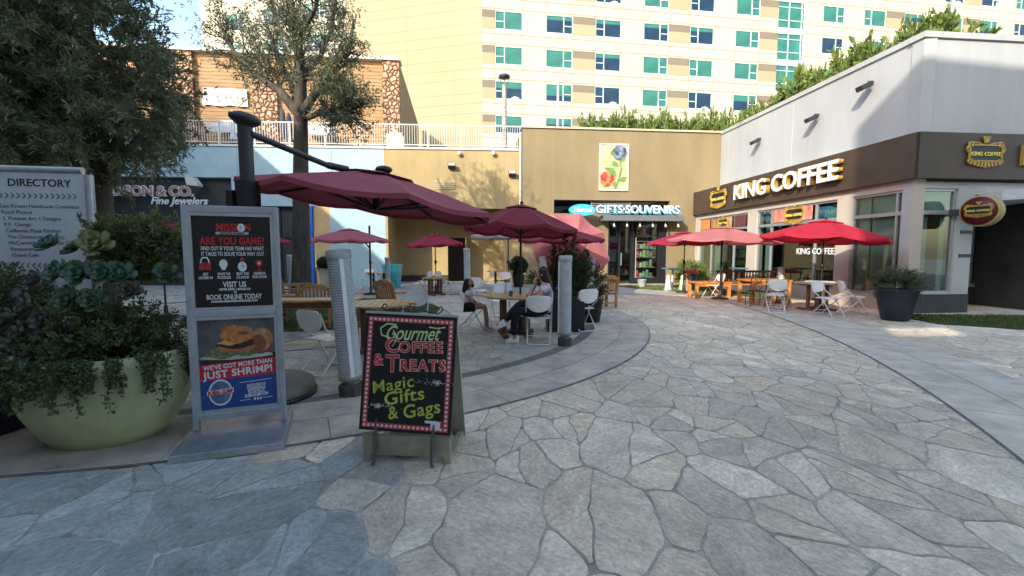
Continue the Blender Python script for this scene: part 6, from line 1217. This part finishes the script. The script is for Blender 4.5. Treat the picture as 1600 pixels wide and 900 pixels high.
# second dark planter at the frame edge
p2_ = thing('large_planter', 'dark navy planter with small leaved shrub cut off at the left edge', 'planter', (-4.75, 3.75, 0)); pot(p2_, .48, .62, .62, mat('navy planter', (0, 0, 0))); bush(p2_, (0.05, 0, 1.0), .62, .5, 420, .28, 45, L_vine, .032, .02)
# ============================================================ PEOPLE
def skin_chain(name, verts, edges, m, parent, sub=2, root=0):
    me = bpy.data.meshes.new(name); me.from_pydata([v[:3] for v in verts], edges, []); o = bpy.data.objects.new(name, me); COL.objects.link(o); o.parent = parent; me.materials.append(m)
    md = o.modifiers.new('skin', 'SKIN'); md.use_smooth_shade = True
    for i, v in enumerate(verts): me.skin_vertices[0].data[i].radius = (v[3], v[4] if len(v) > 4 else v[3]); me.skin_vertices[0].data[i].use_root = i == root
    s_ = o.modifiers.new('sub', 'SUBSURF'); s_.levels = sub; s_.render_levels = sub; return o
M_skin = mat('skin', (.42, .23, .15), .55, .06, 6); M_skin2 = mat('child skin', (.36, .19, .12), .55, .06, 6); M_hair = mat('dark brown hair', (.025, .014, .010), .5, .3, 30, .3, 80, stretch=(1, 1, .15)); M_tee = mat('pale tee shirt', (.56, .55, .62), .9, .06, 8, .3, 30); M_trou = mat('black trousers', (.010, .011, .016), .85, .2, 8); M_shoe = mat('white canvas shoe', (.66, .65, .62), .7, .05); M_mask = mat('black mask', (.012, .012, .014), .8, .1)
def hand(name, wrist, d, palmn, m, par, s=1.0):
    d = Vector(d).normalized(); n = Vector(palmn).normalized(); sd = d.cross(n).normalized(); w_ = Vector(wrist); V = [(*w_, .024*s)]; E = []; c = w_+d*.075*s; V.append((*(w_+d*.04*s), .030*s, .018*s)); E.append((0, 1))
    for i, (o_, L) in enumerate(((-.030, .062), (-.010, .074), (.010, .070), (.029, .055))):
        k = c+sd*o_*s; a = k+d*L*.4*s+n*.01*s; b = k+d*L*.72*s+n*.028*s; e_ = k+d*L*.85*s+n*.05*s; i0 = len(V); V += [(*k, .0095*s), (*a, .0085*s), (*b, .008*s), (*e_, .007*s)]; E += [(1, i0), (i0, i0+1), (i0+1, i0+2), (i0+2, i0+3)]
    i0 = len(V); t1 = w_+d*.035*s-sd*.035*s+n*.01*s; t2 = t1+d*.03*s-sd*.012*s+n*.02*s; V += [(*t1, .012*s), (*t2, .009*s)]; E += [(1, i0), (i0, i0+1)]
    return skin_chain(name, V, E, m, par, 1)
# woman: seated, facing left (-x)
wo = thing('person', 'woman with long dark hair in pale tee and black trousers sitting at the round table', 'person', (.50, 7.68, 0))
# local coords; seat at z .46, faces -x
hip = (.03, .0, .56)
V = [(.04, 0, .55, .15, .13), (.07, 0, .68, .125, .115), (.09, 0, .80, .13, .115), (.09, 0, .93, .135, .105), (.06, 0, 1.00, .09, .08), (.035, 0, 1.06, .048), (.01, 0, 1.11, .055, .06), (-.02, 0, 1.17, .082, .095), (-.01, 0, 1.23, .085, .09), (-.0, 0, 1.275, .05),
     (.08, -.17, .95, .058), (-.06, -.24, .82, .045), (-.22, -.20, .77, .038), (-.165, -.11, .92, .030), (-.12, -.075, 1.0, .025),
     (.08, .17, .95, .058), (-.02, .25, .80, .045), (-.24, .16, .77, .036), (-.14, .10, .88, .03), (-.095, .06, .99, .025)]
E_ = [(0, 1), (1, 2), (2, 3), (3, 4), (4, 5), (5, 6), (6, 7), (7, 8), (8, 9), (3, 10), (10, 11), (11, 12), (12, 13), (13, 14), (3, 15), (15, 16), (16, 17), (17, 18), (18, 19)]
n0 = len(V)   # legs
V += [(-.02, -.10, .53, .10), (-.42, -.12, .55, .07), (-.47, -.10, .30, .052), (-.44, -.08, .10, .038), (-.50, -.09, .045, .036, .03), (-.60, -.10, .03, .026, .022),
      (-.02, .09, .54, .10), (-.36, .02, .66, .07), (-.54, -.05, .47, .052), (-.64, -.08, .33, .036), (-.70, -.08, .295, .034), (-.78, -.09, .33, .025)]
E_ += [(0, n0), (n0, n0+1), (n0+1, n0+2), (n0+2, n0+3), (n0+3, n0+4), (n0+4, n0+5), (0, n0+6), (n0+6, n0+7), (n0+7, n0+8), (n0+8, n0+9), (n0+9, n0+10), (n0+10, n0+11)]
skin_chain('body', V, E_, M_skin, wo)
hand('hand', (-.12, -.075, .995), (.05, .05, 1), (.9, .3, 0), M_skin, wo); hand('hand', (-.095, .06, .985), (.05, -.1, 1), (.9, -.2, 0), M_skin, wo)
skin_chain('tee_shirt', [(.045, 0, .50, .14, .13), (.045, 0, .58, .168, .15), (.07, 0, .70, .140, .13), (.09, 0, .82, .143, .125), (.09, 0, .935, .147, .115), (.065, 0, .995, .10, .09), (.09, -.165, .96, .07), (.0, -.22, .88, .062), (.09, .165, .96, .07), (.03, .23, .88, .062)], [(0, 1), (1, 2), (2, 3), (3, 4), (4, 5), (4, 6), (6, 7), (4, 8), (8, 9)], M_tee, wo)
skin_chain('trousers', [(.06, 0, .60, .168, .15), (.05, 0, .53, .175, .15), (-.04, -.10, .535, .115), (-.42, -.12, .555, .082), (-.47, -.10, .30, .068), (-.455, -.085, .12, .055), (-.04, .09, .545, .115), (-.36, .02, .665, .082), (-.54, -.05, .475, .066), (-.62, -.075, .37, .055)], [(0, 1), (1, 2), (2, 3), (3, 4), (4, 5), (1, 6), (6, 7), (7, 8), (8, 9)], M_trou, wo)
skin_chain('hair', [(-.03, 0, 1.285, .065), (.008, 0, 1.25, .112, .112), (.05, 0, 1.15, .095, .10), (.10, 0, 1.04, .075, .09), (.13, 0, .94, .06, .085), (.14, 0, .84, .04, .06)], [(0, 1), (1, 2), (2, 3), (3, 4), (4, 5)], M_hair, wo)
h = MB(); h.sm = True; h.add([(-.105, 0, 1.19), (-.128, 0, 1.155), (-.10, -.012, 1.145), (-.10, .012, 1.145), (-.09, -.015, 1.16), (-.09, .015, 1.16)], [(0, 4, 1), (0, 1, 5), (1, 4, 2), (1, 3, 5), (1, 2, 3)]); obj('nose', h, M_skin, wo)
h = MB(); h.ball((-.09, -.032, 1.185), .011, 6); h.ball((-.09, .032, 1.185), .011, 6); obj('eyes', h, M_ink, wo); obj('mouth', MB().ball((-.096, 0, 1.125), .014, 6, (.5, 1.3, .4)), mat('lip', (.35, .10, .08), .5, 0), wo); h = MB(); h.ball((.005, -.088, 1.165), .022, 6, (.6, .3, 1)); obj('ear', h, M_skin, wo)
def shoe(par, p, d, L=.25, m=M_shoe, up=(0, 0, 1), s=1):
    d = Vector(d).normalized(); u_ = Vector(up); sd = d.cross(u_).normalized(); u_ = sd.cross(d); p = Vector(p); MS = Matrix(((d.x, sd.x, u_.x, p.x), (d.y, sd.y, u_.y, p.y), (d.z, sd.z, u_.z, p.z), (0, 0, 0, 1)))
    h = MB(); h.M = MS; h.sm = True; prof = [(-.07, .030, .10), (-.03, .036, .105), (.03, .038, .085), (.08, .043, .062), (.13, .040, .05), (.165, .022, .035)]; vs_ = []
    for x, w_, z in prof:
        for yy, zz in ((-1, 0), (-1, .45), (-.5, .95), (0, 1), (.5, .95), (1, .45), (1, 0)): vs_.append((x*s, yy*w_*s, zz*z*s))
    fs = [(i*7+k, i*7+k+1, i*7+k+8, i*7+k+7) for i in range(5) for k in range(6)]; fs += [tuple(range(7))[::-1], tuple(range(35, 42))]; h.add(vs_, fs); o = obj('shoe', h, m, par)
    h = MB(); h.M = MS; h.slab([(-.075*s, -.03*s), (.03*s, -.042*s), (.13*s, -.045*s), (.172*s, -.02*s), (.172*s, .02*s), (.13*s, .045*s), (.03*s, .042*s), (-.075*s, .03*s)], -.016*s, .006*s); obj('sole', h, mat('shoe sole', (.6, .6, .58), .6, .05), o)
shoe(wo, (-.45, -.08, .018), (-1, -.12, 0)); shoe(wo, (-.655, -.08, .29), (-1, 0, -.35), up=(-.35, 0, 1))
# child: sitting side-on facing right (+x)
gl = thing('person', 'young girl with headband and black mask sitting sideways on a white folding chair', 'person', (-.86, 8.72, 0)); 
V = [(0, 0, .50, .10, .09), (.0, 0, .60, .082, .08), (.01, 0, .70, .085, .08), (.01, 0, .765, .085, .07), (.012, 0, .815, .045), (.02, 0, .85, .034), (.03, -.005, .885, .042), (.045, -.01, .93, .070, .08), (.035, -.01, .985, .072, .078), (.03, 0, 1.02, .04),
     (.01, -.115, .76, .038), (.04, -.14, .64, .029), (.14, -.11, .56, .022), (.17, -.09, .555, .019), (.01, .115, .76, .038), (.05, .13, .64, .029), (.15, .10, .56, .022), (.18, .08, .555, .019)]
E_ = [(0, 1), (1, 2), (2, 3), (3, 4), (4, 5), (5, 6), (6, 7), (7, 8), (8, 9), (3, 10), (10, 11), (11, 12), (12, 13), (3, 14), (14, 15), (15, 16), (16, 17)]; n0 = len(V)
V += [(.03, -.06, .49, .068), (.33, -.09, .50, .050), (.37, -.09, .30, .040), (.38, -.09, .12, .028), (.43, -.10, .05, .026), (.49, -.11, .04, .02), (.03, .06, .49, .068), (.32, .07, .50, .050), (.34, .07, .30, .038), (.34, .07, .12, .028), (.39, .07, .05, .026), (.45, .07, .04, .02)]
E_ += [(0, n0), (n0, n0+1), (n0+1, n0+2), (n0+2, n0+3), (n0+3, n0+4), (n0+4, n0+5), (0, n0+6), (n0+6, n0+7), (n0+7, n0+8), (n0+8, n0+9), (n0+9, n0+10), (n0+10, n0+11)]
skin_chain('body', V, E_, M_skin2, gl)
hand('hand', (.17, -.09, .553), (1, .15, 0), (0, 0, -1), M_skin2, gl, .75); hand('hand', (.18, .08, .553), (1, -.15, 0), (0, 0, -1), M_skin2, gl, .75)
skin_chain('tee_shirt', [(0, 0, .53, .108, .10), (.0, 0, .62, .094, .092), (.01, 0, .71, .095, .09), (.01, 0, .77, .095, .08), (.012, 0, .805, .06), (.01, -.11, .765, .048), (.03, -.135, .69, .042), (.01, .11, .765, .048), (.035, .13, .69, .042)], [(0, 1), (1, 2), (2, 3), (3, 4), (3, 5), (5, 6), (3, 7), (7, 8)], M_tee, gl)
skin_chain('shorts', [(0, 0, .52, .112, .10), (.02, -.06, .495, .078), (.17, -.08, .497, .068), (.02, .06, .495, .078), (.17, .07, .497, .068)], [(0, 1), (1, 2), (0, 3), (3, 4)], M_trou, gl)
skin_chain('hair', [(.02, 0, 1.045, .06), (.005, 0, .995, .092, .094), (-.02, 0, .92, .078, .08), (-.05, 0, .83, .065, .07), (-.075, 0, .74, .045, .055)], [(0, 1), (1, 2), (2, 3), (3, 4)], M_hair, gl)
h = MB(); h.tube([Vector((.035+.02*math.cos(a), .088*math.sin(a)*1.0, .96+.085*math.cos(a))) for a in np.linspace(-1.7, 1.7, 13)], .011, 6); obj('headband', h, mat('cream headband', (.5, .42, .36), .8, .1), gl)
h = MB(); h.ball((.085, -.01, .905), .05, 8, (.8, 1, .8)); obj('face_mask', h, M_mask, gl); h = MB(); h.ball((.112, -.035, .955), .008, 6); h.ball((.112, .015, .955), .008, 6); obj('eyes', h, M_ink, gl)
M_sh2 = mat('lilac grey trainer', (.36, .36, .42), .7, .05); shoe(gl, (.395, -.09, .018), (1, -.1, 0), m=M_sh2, s=.8); shoe(gl, (.36, .07, .018), (1, 0, 0), m=M_sh2, s=.8)
